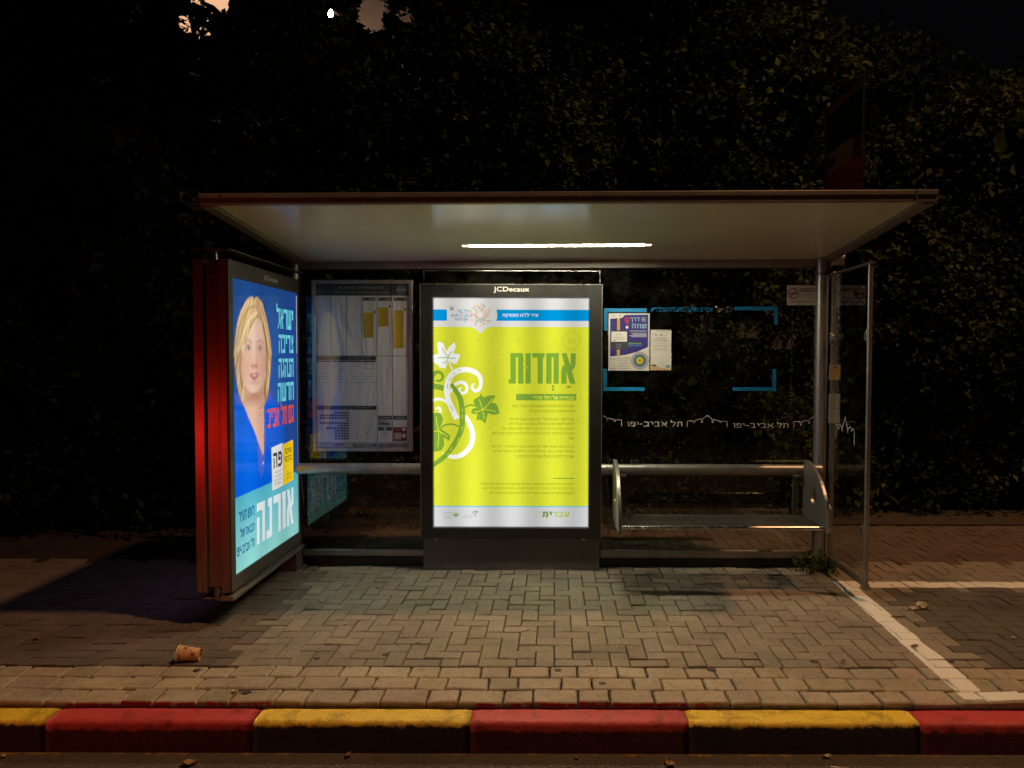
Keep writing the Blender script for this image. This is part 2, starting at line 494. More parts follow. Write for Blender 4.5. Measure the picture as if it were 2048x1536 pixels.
def asphalt():
    m, nt, out = new_mat('asphalt')
    p = N(nt, "ShaderNodeBsdfPrincipled", Roughness=.75)
    n1 = noise(nt, 120, 5, .75); n2 = noise(nt, 2.2, 5, .6)
    r = ramp(nt, n1.outputs['Fac'], [(.35, (.05, .042, .036)), (.7, (.19, .155, .125))])
    r2 = ramp(nt, n2.outputs['Fac'], [(.3, (.7, .7, .7)), (.7, (1.2, 1.15, 1.1))])
    mx = N(nt, "ShaderNodeMix", data_type='RGBA', blend_type='MULTIPLY'); mx.inputs[0].default_value = 1
    nt.links.new(r.outputs[0], mx.inputs[6]); nt.links.new(r2.outputs[0], mx.inputs[7])
    geo = N(nt, "ShaderNodeNewGeometry"); sx = N(nt, "ShaderNodeSeparateXYZ"); nt.links.new(geo.outputs['Position'], sx.inputs[0])
    n4 = N(nt, "ShaderNodeTexNoise", Scale=9., Detail=6., Roughness=.75); nt.links.new(geo.outputs['Position'], n4.inputs['Vector'])
    yy = N(nt, "ShaderNodeMapRange"); yy.inputs[1].default_value = 3.24; yy.inputs[2].default_value = 3.345; yy.inputs[3].default_value = -.42; yy.inputs[4].default_value = .02
    nt.links.new(sx.outputs['Y'], yy.inputs[0])
    ad = N(nt, "ShaderNodeMath", operation='ADD'); nt.links.new(yy.outputs[0], ad.inputs[0]); nt.links.new(n4.outputs['Fac'], ad.inputs[1])
    sp = ramp(nt, ad.outputs[0], [(.50, (0, 0, 0)), (.56, (1, 1, 1))])
    m4 = N(nt, "ShaderNodeMix", data_type='RGBA'); nt.links.new(sp.outputs[0], m4.inputs[0]); nt.links.new(mx.outputs[2], m4.inputs[6]); m4.inputs[7].default_value = (.30, .17, .03, 1)
    nt.links.new(m4.outputs[2], p.inputs['Base Color'])
    b = bump(nt, n1.outputs['Fac'], .9, .012); nt.links.new(b.outputs[0], p.inputs['Normal'])
    nt.links.new(p.outputs[0], out.inputs[0])
    return m
M['asphalt'] = asphalt()
M['sand'] = surf('joint_sand', (.014, .012, .010), .9, 0, .4, 30)
M['soil'] = surf('bed_soil', (.05, .036, .025), .95, 0, .4, 12, .8, 30)

ROAD_Z = -.165
ground_sheet('road', -60, 60, -40, 3.345, ROAD_Z, M['asphalt'])
ground_sheet('pavement_base', -60, 60, 3.4845, 40, -.022, M['sand'])

def brick_mat(name, tint, stone=False):
    m, nt, out = new_mat(name)
    p = N(nt, "ShaderNodeBsdfPrincipled", Roughness=.78)
    p.inputs['Specular IOR Level'].default_value = .35
    at = N(nt, "ShaderNodeAttribute", attribute_name='ink')
    geo = N(nt, "ShaderNodeNewGeometry")
    n1 = N(nt, "ShaderNodeTexNoise", Scale=3.0, Detail=6., Roughness=.65); nt.links.new(geo.outputs['Position'], n1.inputs['Vector'])
    n2 = N(nt, "ShaderNodeTexNoise", Scale=190., Detail=3., Roughness=.7); nt.links.new(geo.outputs['Position'], n2.inputs['Vector'])
    n3 = N(nt, "ShaderNodeTexNoise", Scale=26., Detail=4., Roughness=.6); nt.links.new(geo.outputs['Position'], n3.inputs['Vector'])
    a = ramp(nt, n1.outputs['Fac'], [(.3, (.72, .70, .68)), (.72, (1.15, 1.13, 1.1))])
    g = ramp(nt, n2.outputs['Fac'], [(.3, (.55,) * 3), (.72, (1.35,) * 3)])
    s = ramp(nt, n3.outputs['Fac'], [(.28, (.62, .60, .58)), (.45, (1, 1, 1))])
    def mul(x, y):
        mx = N(nt, "ShaderNodeMix", data_type='RGBA', blend_type='MULTIPLY'); mx.inputs[0].default_value = 1
        nt.links.new(x, mx.inputs[6]); nt.links.new(y, mx.inputs[7]); return mx.outputs[2]
    c = mul(mul(mul(at.outputs['Color'], a.outputs[0]), g.outputs[0]), s.outputs[0])
    # worn white road paint: two lines and a bar at the kerb
    sx = N(nt, "ShaderNodeSeparateXYZ"); nt.links.new(geo.outputs['Position'], sx.inputs[0])
    def M2(op, x, y):
        n = N(nt, "ShaderNodeMath", operation=op)
        for i, q in enumerate((x, y)):
            if isinstance(q, (int, float)): n.inputs[i].default_value = q
            else: nt.links.new(q, n.inputs[i])
        return n.outputs[0]
    wob = M2('MULTIPLY', M2('SUBTRACT', n3.outputs['Fac'], .5), .022)
    X = M2('ADD', sx.outputs['X'], wob); Y = M2('ADD', sx.outputs['Y'], wob)
    def inside(x0, x1, y0, y1):
        q = M2('MULTIPLY', M2('GREATER_THAN', X, x0), M2('LESS_THAN', X, x1))
        return M2('MULTIPLY', q, M2('MULTIPLY', M2('GREATER_THAN', Y, y0), M2('LESS_THAN', Y, y1)))
    xl = M2('SUBTRACT', X, M2('MULTIPLY', M2('SUBTRACT', Y, 3.54), .034))
    line = M2('MULTIPLY', M2('MULTIPLY', M2('GREATER_THAN', xl, 1.915), M2('LESS_THAN', xl, 2.045)), M2('MULTIPLY', M2('GREATER_THAN', Y, 3.53), M2('LESS_THAN', Y, 5.42)))
    mask = M2('MAXIMUM', M2('MAXIMUM', line, inside(2.02, 60, 5.285, 5.42)), inside(2.0, 60, 3.515, 3.625))
    wear = ramp(nt, n3.outputs['Fac'], [(.22, (0, 0, 0)), (.30, (1, 1, 1))])
    mask = M2('MULTIPLY', M2('MULTIPLY', mask, wear.outputs[0]), .92)
    mx = N(nt, "ShaderNodeMix", data_type='RGBA')
    nt.links.new(mask, mx.inputs[0]); nt.links.new(c, mx.inputs[6]); mx.inputs[7].default_value = (.84, .82, .77, 1)
    last = mx.outputs[2]
    if stone:   # red kerb paint that ran over the front of the border stones
        front = M2('LESS_THAN', M2('ADD', sx.outputs['Y'], M2('MULTIPLY', wob, .5)), 3.4935)
        nx = M2('MULTIPLY', M2('GREATER_THAN', M2('SINE', M2('MULTIPLY_ADD', X, 3.05), 0), -2), 1)
        px = M2('MULTIPLY', M2('GREATER_THAN', X, -.36), M2('LESS_THAN', X, .78))
        px2 = M2('MULTIPLY', M2('GREATER_THAN', X, -2.25), M2('LESS_THAN', X, -1.28))
        rm = M2('MULTIPLY', front, M2('MAXIMUM', px, px2))
        m3 = N(nt, "ShaderNodeMix", data_type='RGBA')
        nt.links.new(rm, m3.inputs[0]); nt.links.new(last, m3.inputs[6]); m3.inputs[7].default_value = (.33, .03, .03, 1)
        last = m3.outputs[2]
    nt.links.new(last, p.inputs['Base Color'])
    h = M2('ADD', M2('MULTIPLY', n2.outputs['Fac'], .35), n3.outputs['Fac'])
    b = bump(nt, h, .45 if not stone else .7, .004); nt.links.new(b.outputs[0], p.inputs['Normal'])
    nt.links.new(p.outputs[0], out.inputs[0])
    return m

def blocks(name, rects, mat, depth=.03, gap=.0025, ch=.004, tilt=.0016, ragged=0.):
    """rects: (x0,x1,y0,y1,colour): separate paving blocks with chamfered tops, one sheet of paving"""
    V = []; F = []; C = []
    for (x0, x1, y0, y1, c) in rects:
        k = len(V)
        g = gap
        x0 += g; x1 -= g; y0 += g; y1 -= g
        dz = random.gauss(0, tilt); tx = random.gauss(0, tilt * .8); ty = random.gauss(0, tilt * .8)
        def corner(x, y, dx, dy):
            return (x + dx + random.uniform(-ragged, ragged), y + dy + random.uniform(-ragged, ragged))
        if ragged:
            out = []
            m = 4
            for (ax, ay, bx, by) in ((x0, y0, x1, y0), (x1, y0, x1, y1), (x1, y1, x0, y1), (x0, y1, x0, y0)):
                for i in range(m):
                    t = i / m
                    q = ragged * (1.6 if i == 0 else 1)
                    out.append((ax + (bx - ax) * t + random.uniform(-q, q), ay + (by - ay) * t + random.uniform(-q, q)))
        else:
            out = [(x0, y0), (x1, y0), (x1, y1), (x0, y1)]
        n = len(out); cx = (x0 + x1) / 2; cy = (y0 + y1) / 2
        for (sx_, z) in ((0., -depth), (0., -ch), (1., 0.)):
            for (x, y) in out:
                ex = (x1 - x0) / 2; ey = (y1 - y0) / 2
                X = cx + (x - cx) * (1 - sx_ * ch / ex); Y = cy + (y - cy) * (1 - sx_ * ch / ey)
                zz = z + (dz + tx * (x - cx) / ex + ty * (y - cy) / ey if z > -depth else 0)
                V.append((X, Y, zz)); C.append((*c, 1))
        for lv in (0, 1):
            for i in range(n):
                F.append((k + lv * n + i, k + lv * n + (i + 1) % n, k + (lv + 1) * n + (i + 1) % n, k + (lv + 1) * n + i))
        F.append(tuple(k + 2 * n + i for i in range(n)))
    me = bpy.data.meshes.new(name); me.from_pydata(V, [], F)
    ca = me.color_attributes.new('ink', 'FLOAT_COLOR', 'POINT')
    ca.data.foreach_set('color', np.array(C, 'f').ravel())
    me.materials.append(mat)
    return tag(link_mesh(name, me), kind='structure')

def tone(base, v):
    q = 1 + random.gauss(0, v)
    return tuple(max(.01, x * q * (1 + random.gauss(0, .02))) for x in base)
BY0 = 3.905
rects = []
Wb = .0985
for j in range(-1, 46):
    for i in range(-76, 78):
        k = (i - j) % 4
        if k == 0: r = (i, i + 2, j, j + 1)
        elif k == 3: r = (i, i + 1, j, j + 2)
        else: continue
        x0, x1, y0, y1 = r[0] * Wb, r[1] * Wb, BY0 + r[2] * Wb, BY0 + r[3] * Wb
        if y1 <= BY0 + .01: continue
        y0 = max(y0, BY0)
        cx, cy = (x0 + x1) / 2, (y0 + y1) / 2
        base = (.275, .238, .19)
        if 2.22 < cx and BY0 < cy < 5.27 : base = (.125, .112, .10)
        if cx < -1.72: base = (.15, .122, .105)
        if cy > 5.95: base = (.14, .10, .08) if cx > -1.72 else (.032, .020, .016)  # far-left rear: deep shade painted into the paver colour
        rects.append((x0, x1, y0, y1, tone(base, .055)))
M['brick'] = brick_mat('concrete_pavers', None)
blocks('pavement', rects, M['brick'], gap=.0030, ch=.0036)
rects = []
for q, (y0, y1) in enumerate(((3.765, 3.898), (3.628, 3.765), (3.488, 3.628))):
    x = -7.6 + (.03, .27, .12)[q]
    k = q
    while x < 7.6:
        wd = .207 if k % 2 == 0 else .143
        wd += random.uniform(-.006, .006)
        rects.append((x, x + wd, y0, y1, tone((.41, .345, .265), .05)))
        x += wd; k += 1
M['stone'] = brick_mat('tumbled_stone', None, True)
blocks('pavement_border', rects, M['stone'], depth=.05, gap=.0046, ch=.006, tilt=.002, ragged=.0024)

# ------------------------------------------------------------------ kerbstones
def kerb_mat(name, paint, band, under):
    m, nt, out = new_mat(name)
    p = N(nt, "ShaderNodeBsdfPrincipled", Roughness=.6)
    geo = N(nt, "ShaderNodeNewGeometry"); sx = N(nt, "ShaderNodeSeparateXYZ"); nt.links.new(geo.outputs['Position'], sx.inputs[0])
    n1 = N(nt, "ShaderNodeTexNoise", Scale=18., Detail=6., Roughness=.7); nt.links.new(geo.outputs['Position'], n1.inputs['Vector'])
    n2 = N(nt, "ShaderNodeTexNoise", Scale=75., Detail=5., Roughness=.7); nt.links.new(geo.outputs['Position'], n2.inputs['Vector'])
    h = N(nt, "ShaderNodeMath", operation='MULTIPLY_ADD'); h.inputs[1].default_value = .062
    nt.links.new(n1.outputs['Fac'], h.inputs[0]); nt.links.new(sx.outputs['Z'], h.inputs[2])
    mr = N(nt, "ShaderNodeMapRange"); mr.inputs[1].default_value = band - .006; mr.inputs[2].default_value = band + .006
    nt.links.new(h.outputs[0], mr.inputs[0])
    pc = ramp(nt, n2.outputs['Fac'], [(.30, under), (.36, tuple(x * .7 for x in paint)), (.46, paint), (.66, paint), (.8, tuple(min(1, x * .8 + .16) for x in paint))])
    n3 = N(nt, "ShaderNodeTexNoise", Scale=5.5, Detail=5., Roughness=.75, Distortion=.6); nt.links.new(geo.outputs['Position'], n3.inputs['Vector'])
    sm_ = ramp(nt, n3.outputs['Fac'], [(.33, (.50, .46, .44)), (.5, (1, 1, 1)), (.68, (1, 1, 1)), (.78, (1.25, 1.25, 1.25))])
    mm = N(nt, "ShaderNodeMix", data_type='RGBA', blend_type='MULTIPLY'); mm.inputs[0].default_value = 1
    nt.links.new(pc.outputs[0], mm.inputs[6]); nt.links.new(sm_.outputs[0], mm.inputs[7])
    uc = ramp(nt, n2.outputs['Fac'], [(.35, tuple(x * .5 for x in under)), (.75, under)])
    mx = N(nt, "ShaderNodeMix", data_type='RGBA')
    nt.links.new(mr.outputs[0], mx.inputs[0]); nt.links.new(uc.outputs[0], mx.inputs[6]); nt.links.new(mm.outputs[2], mx.inputs[7])
    nt.links.new(mx.outputs[2], p.inputs['Base Color'])
    hh = N(nt, "ShaderNodeMath", operation='MULTIPLY_ADD'); hh.inputs[1].default_value = .4
    nt.links.new(n2.outputs['Fac'], hh.inputs[0]); nt.links.new(n1.outputs['Fac'], hh.inputs[2])
    b = bump(nt, hh.outputs[0], .7, .007); nt.links.new(b.outputs[0], p.inputs['Normal'])
    nt.links.new(p.outputs[0], out.inputs[0])
    return m
M['kerb_red'] = kerb_mat('red_kerb_paint', (.56, .06, .065), -.036, (.10, .014, .014))
M['kerb_yellow'] = kerb_mat('yellow_kerb_paint', (.86, .60, .05), -.014, (.04, .03, .02))
def kerbstone(x0, x1, mat, label):
    from mathutils import noise as mn
    nx = max(8, int((x1 - x0) / .035))
    prof = [(3.482, -.16), (3.482, -.034), (3.474, -.026)]
    prof += [(3.474 - .10 * i / 5, -.0255 - .001 * i / 5) for i in range(1, 6)]
    prof += [(3.374 - .022 * math.sin(a), -.0265 - .022 * (1 - math.cos(a))) for a in np.linspace(.3, math.pi / 2, 5)]
    prof += [(3.352 - .006 * i / 6, -.049 - .133 * i / 6) for i in range(1, 7)]
    V = []; F = []
    n = len(prof)
    g = .0012
    for i in range(nx + 1):
        x = x0 + g + (x1 - x0 - 2 * g) * i / nx
        edge = min(i, nx - i) / 1.0
        for (y, z) in prof:
            d = mn.noise(Vector((x * 9, y * 9, z * 14))) * .0022 + mn.noise(Vector((x * 31, y * 30, z * 40))) * .0012
            rr = .003 if edge < .5 else 0
            V.append((x, y + d * .9 + rr * (1 if y < 3.42 else -1), z + d * .8 - (rr if z > -.1 else 0)))
    for i in range(nx):
        for j in range(n - 1):
            F.append((i * n + j, i * n + j + 1, (i + 1) * n + j + 1, (i + 1) * n + j))
    F.append(tuple(range(n))); F.append(tuple(nx * n + j for j in range(n - 1, -1, -1)))
    me = bpy.data.meshes.new('kerbstone'); me.from_pydata(V, [], F); me.materials.append(mat)
    for p in me.polygons: p.use_smooth = len(p.vertices) == 4
    o = link_mesh('kerbstone', me)
    me.transform(Matrix.Translation((-(x0 + x1) / 2, -3.42, .165))); o.location = ((x0 + x1) / 2, 3.42, -.165)
    tag(o, label, 'kerbstone', 'painted kerbstones along the road edge')
    return o
kx = [-4.15, -3.2, -2.255, -1.335, -.372, .598, 1.625, 2.6, 3.6]
for i, (a, b_) in enumerate(zip(kx[:-1], kx[1:])):
    yel = i % 2 == 1
    lab = ['', 'yellow kerbstone cut by the left edge of the photo', 'red kerbstone in front of the blue ad panel and paper cup', 'yellow kerbstone just left of the bright green poster, in line with the timetable',
           'red kerbstone straight in front of the bright green poster', 'yellow kerbstone in front of the bench, between two red ones',
           'red kerbstone at the right corner, below the white bar on the stones', '']
    if i in (0, 7): continue
    kerbstone(a, b_, M['kerb_yellow' if yel else 'kerb_red'], lab[i])
# ================================================================== BUS SHELTER
RX0, RX1 = -1.935, 2.075
RY0, RY1 = 4.20, 5.86
def rz(y, x=0.):     # underside of the sloping roof
    return 2.430 + (x - .06) * .008 - (y - 4.20) * .0805
sh = thing('bus_shelter', (0, 5.75, 0), 'grey metal bus shelter with sloping white-lined roof and dark glass walls', 'bus shelter')
# roof: frame of four rails, soffit, top sheet
def roof_rail(x0, x1, y0, y1, h0, h1):
    c = [(x0, y0), (x1, y0), (x1, y1), (x0, y1)]
    return ([(x, y, rz(y, x) + h0) for x, y in c], [(x, y, rz(y, x) + h1) for x, y in c])
b = MB()
b.hexa(*roof_rail(RX0, RX1, RY0, RY0 + .03, -.004, .052))
b.hexa(*roof_rail(RX0 + .002, RX1 - .002, RY0 - .006, RY0 - .0005, .030, .056))
b.hexa(*roof_rail(RX0, RX0 + .075, RY0 + .031, RY1 - .071, -.012, .05))
b.hexa(*roof_rail(RX1 - .075, RX1, RY0 + .031, RY1 - .071, -.012, .05))
b.hexa(*roof_rail(RX0, RX1, RY1 - .07, RY1, -.045, .05))
roof = b.build('roof_frame', M['fascia'], sh, bevel=.004)
b = MB(); b.hexa(*roof_rail(RX0 + .076, RX1 - .076, RY0 + .031, RY0 + .06, .004, .02)); b.build('rim_strip', M['white_plastic'], sh)
b = MB(); b.hexa(*roof_rail(RX0 + .0755, RX1 - .0755, RY0 + .061, RY1 - .071, .012, .03)); b.build('soffit', M['soffit'], sh)
b = MB(); b.hexa(*roof_rail(RX0 + .01, RX1 - .01, RY0 + .01, RY1 - .01, .0525, .062)); b.build('roof_sheet', M['dark_metal'], sh)
for x in (RX0 + .12, RX1 - .12):
    b = MB(); b.hexa(*roof_rail(x - .004, x + .004, RY0 - .008, RY0 - .0062, -.002, .054)); b.build('joint_plate', M['dark_metal'], sh)
# light in the soffit
b = MB()
LX0, LX1, LY0, LY1 = -.635, .655, 5.255, 5.310
b.hexa(*roof_rail(LX0 - .03, LX1 + .03, LY0 - .012, LY0 - .001,   .0085, .0115)); b.hexa(*roof_rail(LX0 - .03, LX1 + .03, LY1 + .001, LY1 + .012,   .0085, .0115))
b.hexa(*roof_rail(LX0 - .03, LX0 - .002, LY0 - .0005, LY1 + .0005,   .0085, .0115)); b.hexa(*roof_rail(LX1 + .002, LX1 + .03, LY0 - .0005, LY1 + .0005,   .0085, .0115))
cl = b.build('ceiling_light', M['white_plastic'], sh)
b = MB(); b.hexa(*roof_rail(LX0 + .045, LX1 - .045, LY0, LY1, .0100, .0110)); b.build('diffuser', M['tube'], cl)
for xa, xb in ((LX0, LX0 + .0447), (LX1 - .0447, LX1)):
    b = MB(); b.hexa(*roof_rail(xa, xb, LY0 + .004, LY1 - .004, .0102, .0112)); b.build('diffuser_end', M['tube_end'], cl)
# gutter tube behind the roof, its end shows at the right
b = MB(); b.tube([(-2.02, 5.92, 2.335), (2.20, 5.92, 2.345)], .052, 20); b.build('gutter_pipe', M['steel'], sh, smooth=True)
# posts
for x in (-1.955, 1.995):
    b = MB(); b.tube([(x, 5.76, 0.0), (x, 5.76, 2.335)], .05, 24)
    po = b.build('post', M['steel'], sh, smooth=True)
    b = MB(); b.tube([(x, 5.76, 0.001), (x, 5.76, .022)], .085, 24); b.build('base_collar', M['dark_metal'], po, smooth=True)
    b = MB(); b.tube([(x, 5.76, 2.205), (x, 5.76, 2.225)], .054, 24); b.build('collar', M['dark_metal'], po, smooth=True)
b = MB(); b.box(2.046, 2.076, 5.69, 5.73, .02, 2.225); b.build('side_stile', M['steel'], sh, bevel=.004)
# back glass
for (x0, x1) in ((-1.9, -1.01), (.362, 1.150), (1.156, 1.965)):
    b = MB(); b.box(x0, x1, 5.785, 5.793, .10, 2.243); b.build('glass_pane', M['pane'], sh)
# rails
def flat_rail(x0, x1, z0, z1): 
    b = MB(); b.box(x0, x1, 5.755, 5.783, z0, z1); b.build('lower_rail', M['steel'], sh, bevel=.004)
flat_rail(-1.90, -.985, .088, .135); flat_rail(.345, 1.965, .078, .135)
for (x0, x1) in ((-1.90, -.99), (.345, 1.97)):
    b = MB(); b.tube([(x0, 5.66, .762), (x1, 5.66, .762)], .0415, 24); ra = b.build('back_rail', M['steel'], sh, smooth=True)
b = MB(); b.box(-1.9, -.99, 5.80, 5.84, .0, .088); b.build('gap_shade_strip', M['black'], sh)  # black strips added for the shade in the gap below the rails
b = MB(); b.box(.345, 1.965, 5.80, 5.84, .0, .078); b.build('gap_shade_strip', M['black'], sh)
# little glass above the poster box, metal edging added for the lamp's reflection along its top
b = MB(); b.box(-.966, .327, 5.70, 5.708, 2.125, 2.222); b.build('top_glass', M['pane'], sh)
b = MB(); b.box(-.966, .327, 5.697, 5.711, 2.2222, 2.228); b.box(-.972, -.9665, 5.697, 5.711, 2.125, 2.228); b.box(.3275, .333, 5.697, 5.711, 2.125, 2.228)
b.build('top_glass_glint_trim', M['inox'], sh)
# right-hand side pane in its frame
SX = 2.036
b = MB()
b.tube([(SX, 4.985, .11), (SX, 4.985, 2.195)], .0165, 12)
b.box(SX - .014, SX + .014, 4.95, 5.688, 2.196, 2.210)
b.box(SX - .012, SX + .012, 4.955, 5.688, .092, .122)
b.box(SX - .02, SX + .035, 4.945, 5.02, .080, .0915)
sf = b.build('side_frame', M['steel'], sh, smooth=True)
b = MB(); b.box(SX - .004, SX + .004, 5.003, 5.687, .123, 2.194); b.build('side_pane', M['pane'], sh)
for (y, s_) in ((5.004, 1), (5.686, -1)):
    for z in (1.735, .46):
        b = MB(); b.prism([(0, -.045), (0, .045), (.05 * s_, .018), (.05 * s_, -.018)], lambda a, c, t, y=y, z=z: (SX + t, y + a, z + c), -.012, .012)
        cp = b.build('glass_clamp', M['steel'], sh, bevel=.003)
        b = MB(); b.tube([(SX - .0125, y + .028 * s_, z), (SX - .017, y + .028 * s_, z)], .008, 10); b.build('clamp_screw', M['dark_metal'], cp)
# vinyl marks on the back glass: skyline and city name, blue brackets, blue line of text
WHITE = (.62, .61, .58); VB = (.010, .21, .46)
A = Art(1025.6, 1242.4, .000832)
def skyline(points, wd=7): A.stroke(points, wd, WHITE, smooth=False)
sky_l = [(836, 1330), (836, 1275), (890, 1275), (895, 1290), (903, 1290), (903, 1272), (962, 1255), (962, 1290), (973, 1290), (973, 1258), (1018, 1225)]
sky_r = [(1018, 1225), (1060, 1258), (1060, 1290), (1070, 1290), (1072, 1262), (1128, 1276), (1130, 1292), (1138, 1292), (1140, 1277), (1196, 1277), (1196, 1332)]
M['vinyl'] = printed('vinyl_film', .5)
def on_glass(name): A.build(name, M['vinyl'], sh, (1.157, 5.7842, 1.140))
NEW = lambda: Art(1025.6, 1242.4, .000832)
skyline(sky_l + sky_r[1:]); on_glass('skyline_outline')
A = NEW(); skyline([(240, 1325), (240, 1268), (186, 1268), (182, 1284), (174, 1284), (174, 1266), (116, 1250), (116, 1284), (106, 1284), (106, 1252), (70, 1222)]); on_glass('skyline_outline')
A = NEW(); skyline([(1802, 1335), (1802, 1278), (1858, 1280), (1860, 1312), (1868, 1312), (1870, 1280), (1932, 1265), (1932, 1298), (1942, 1298), (1942, 1260), (1982, 1230)]); on_glass('skyline_outline')
A = NEW(); A.text('תל אביב-יפו', 288, 1268, 790, 1328, WHITE, .006); on_glass('city_name')
A = NEW(); A.text('תל אביב-יפו', 1250, 1280, 1752, 1338, WHITE, .006); on_glass('city_name')
for pts in ([(443, 277), (92, 277), (92, 445)], [(88, 822), (88, 988), (430, 988)], [(1268, 258), (1627, 258), (1627, 385)], [(1258, 985), (1619, 985), (1619, 818)]):
    A = Art(1025.6, 1242.4, .000832)
    for p, q in zip(pts[:-1], pts[1:]):
        A.rect(min(p[0], q[0]) - 17, min(p[1], q[1]) - 17, max(p[0], q[0]) + 17, max(p[1], q[1]) + 17, VB); A.layer()
    on_glass('blue_bracket')
A = Art(1025.6, 1242.4, .000832)
A.text('שינויים זמניים בתחבורה הציבורית', 496, 250, 1060, 290, VB, .01); on_glass('blue_lettering')
A = Art(1025.6, 1242.4, .000832)
A.disc(1087, 243, 10, WHITE)
for q in range(40):
    a = random.uniform(0, 6.28); r = random.uniform(14, 36)
    A.disc(1203 + r * math.cos(a), 265 + r * math.sin(a), random.uniform(2, 4), random.choice([WHITE, VB, (.4, .3, .1)]), 6)
A.text('תל אביב', 1095, 255, 1155, 274, WHITE); A.text('יפו', 1095, 278, 1130, 294, WHITE)
on_glass('city_emblem')
# the single skyline on the side pane (seen edge-wise from the road)
A = Art(0, 0, 1., up=True)
A.stroke([(-.17, -.05), (-.17, .05), (-.135, .05), (-.13, .022), (-.115, .022), (-.105, .058), (-.065, .045), (-.055, .01), (-.04, .05), (0, .115), (.04, .05), (.055, .01), (.065, .045), (.105, .058), (.115, .03), (.13, .03), (.135, .05), (.17, .04), (.17, -.065)], .008, WHITE, smooth=False)
A.build('side_lettering', M['vinyl'], sh, (SX - .0045, 5.37, 1.06), R(-90))

# ================================================================== BENCH
bn = thing('bench', (1.12, 5.35, .45), 'steel bench with quarter-round end plates bolted to the right-hand back rail', 'bench')
def end_plate(xc):
    arc = [(5.60, .845), (5.545, .85)]
    c = (5.56, .43)
    for a in np.linspace(R(80), R(4), 16):
        arc.append((c[0] - .475 * math.cos(math.pi / 2 - (math.pi / 2 - a)) , c[1] + .415 * math.sin(a)))
    arc += [(5.075, .425), (5.10, .412), (5.30, .405), (5.56, .42), (5.60, .46)]
    hole = [(5.385 + .058 * math.cos(a), .625 + .066 * math.sin(a)) for a in np.linspace(0, 2 * math.pi, 20, endpoint=False)]
    bm = bmesh.new()
    def loop(pts):
        vs = [bm.verts.new((xc - .013, y, z)) for y, z in pts]
        return [bm.edges.new((vs[i], vs[(i + 1) % len(vs)])) for i in range(len(vs))]
    es = loop(arc) + loop(hole)
    r = bmesh.ops.triangle_fill(bm, edges=es, use_beauty=True)
    fs = [g for g in r['geom'] if isinstance(g, bmesh.types.BMFace)]
    e = bmesh.ops.extrude_face_region(bm, geom=fs)
    bmesh.ops.translate(bm, vec=(.026, 0, 0), verts=[g for g in e['geom'] if isinstance(g, bmesh.types.BMVert)])
    bmesh.ops.recalc_face_normals(bm, faces=bm.faces)
    bmesh.ops.dissolve_limit(bm, angle_limit=R(2), verts=bm.verts, edges=bm.edges)
    me = bpy.data.meshes.new('end_plate'); bm.to_mesh(me); bm.free(); me.materials.append(M['steel'])
    o = link_mesh('end_plate', me, bn)
    md = o.modifiers.new('bevel', 'BEVEL'); md.width = .004; md.segments = 2; md.limit_method = 'ANGLE'; md.angle_limit = R(50)
    return o
end_plate(.438); end_plate(1.83)
b = MB()
x = .475
while x < 1.80:
    b.box(x, x + .0062, 5.20, 5.50, .4485, .452); x += .0163
b.box(.4565, 1.8115, 5.165, 5.199, .442, .4525); b.box(.4565, 1.8115, 5.501, 5.54, .442, .4525)
b.box(.4565, .4748, 5.1995, 5.5005, .442, .4525); b.box(1.7985, 1.8115, 5.1995, 5.5005, .442, .4525)
b.box(.4565, 1.8115, 5.33, 5.345, .432, .4435)
b.build('seat', M['dark_metal'], bn)
b = MB(); b.tube([(.4565, 5.148, .441), (1.8115, 5.148, .441)], .0165, 18); b.build('front_tube', M['inox'], bn, smooth=True)
for x in (.50, 1.77):
    b = MB(); b.box(x - .02, x + .02, 5.545, 5.64, .722, .735); b.box(x - .02, x + .02, 5.62, 5.64, .44, .7215); b.box(x - .02, x + .02, 5.20, 5.619, .425, .4315); b.build('bracket', M['dark_metal'], bn)

# ================================================================== GREEN POSTER LIGHT BOX
gx0, gx1, gz0, gz1 = -.988, .343, .242, 2.121
px0, px1, pz0, pz1 = -.902, .254, .323, 2.028
lb = thing('advertising_lightbox', (-.32, 5.78, 0), 'black-framed upright lightbox glowing with a lime green poster in the middle of the shelter', 'lightbox')
b = MB(); b.box(gx0 + .004, gx1 - .004, 5.70, 5.92, gz0 + .004, gz1 - .004); b.build('housing', M['black'], lb, bevel=.006)
b = MB()
b.box(gx0, px0, 5.655, 5.699, gz0, gz1); b.box(px1, gx1, 5.655, 5.699, gz0, gz1)
b.box(px0 + .0003, px1 - .0003, 5.656, 5.699, pz1, gz1 - .001); b.box(px0 + .0003, px1 - .0003, 5.656, 5.699, gz0 + .001, pz0)
fr = b.build('frame', M['black'], lb)
b = MB()
b.box(gx0 - .004, gx0 - .0003, 5.652, 5.70, gz0, gz1 + .004); b.box(gx1 + .0003, gx1 + .004, 5.652, 5.70, gz0, gz1 + .004); b.box(gx0, gx1, 5.652, 5.70, gz1 + .0003, gz1 + .004)
b.build('edge_trim', M['steel'], lb)
for x, z in ((-.87, gz1 - .004), (.215, gz1 - .004), (-.87, gz0 - .006), (.215, gz0 - .006)):
    b = MB(); b.box(x - .012, x + .012, 5.645, 5.6535, z, z + .011); b.build('clip', M['inox'], fr)
b = MB(); b.box(-.978, .336, 5.69, 5.90, 0.0, gz0 - .002); b.build('plinth', M['plinth'], lb, bevel=.006)
b = MB(); b.box(px0, px1, 5.6635, 5.6665, pz0, pz1); b.build('glass_cover', M['ad_cover'], lb)
A = Art(0, 0, 1., up=True)
A.text('JCDecaux', -.131, .026, .131, -.020, (.62, .60, .55), .012)
A.build('maker_name', printed('pale_print', .5), lb, (-.321, 5.6555, 2.079))

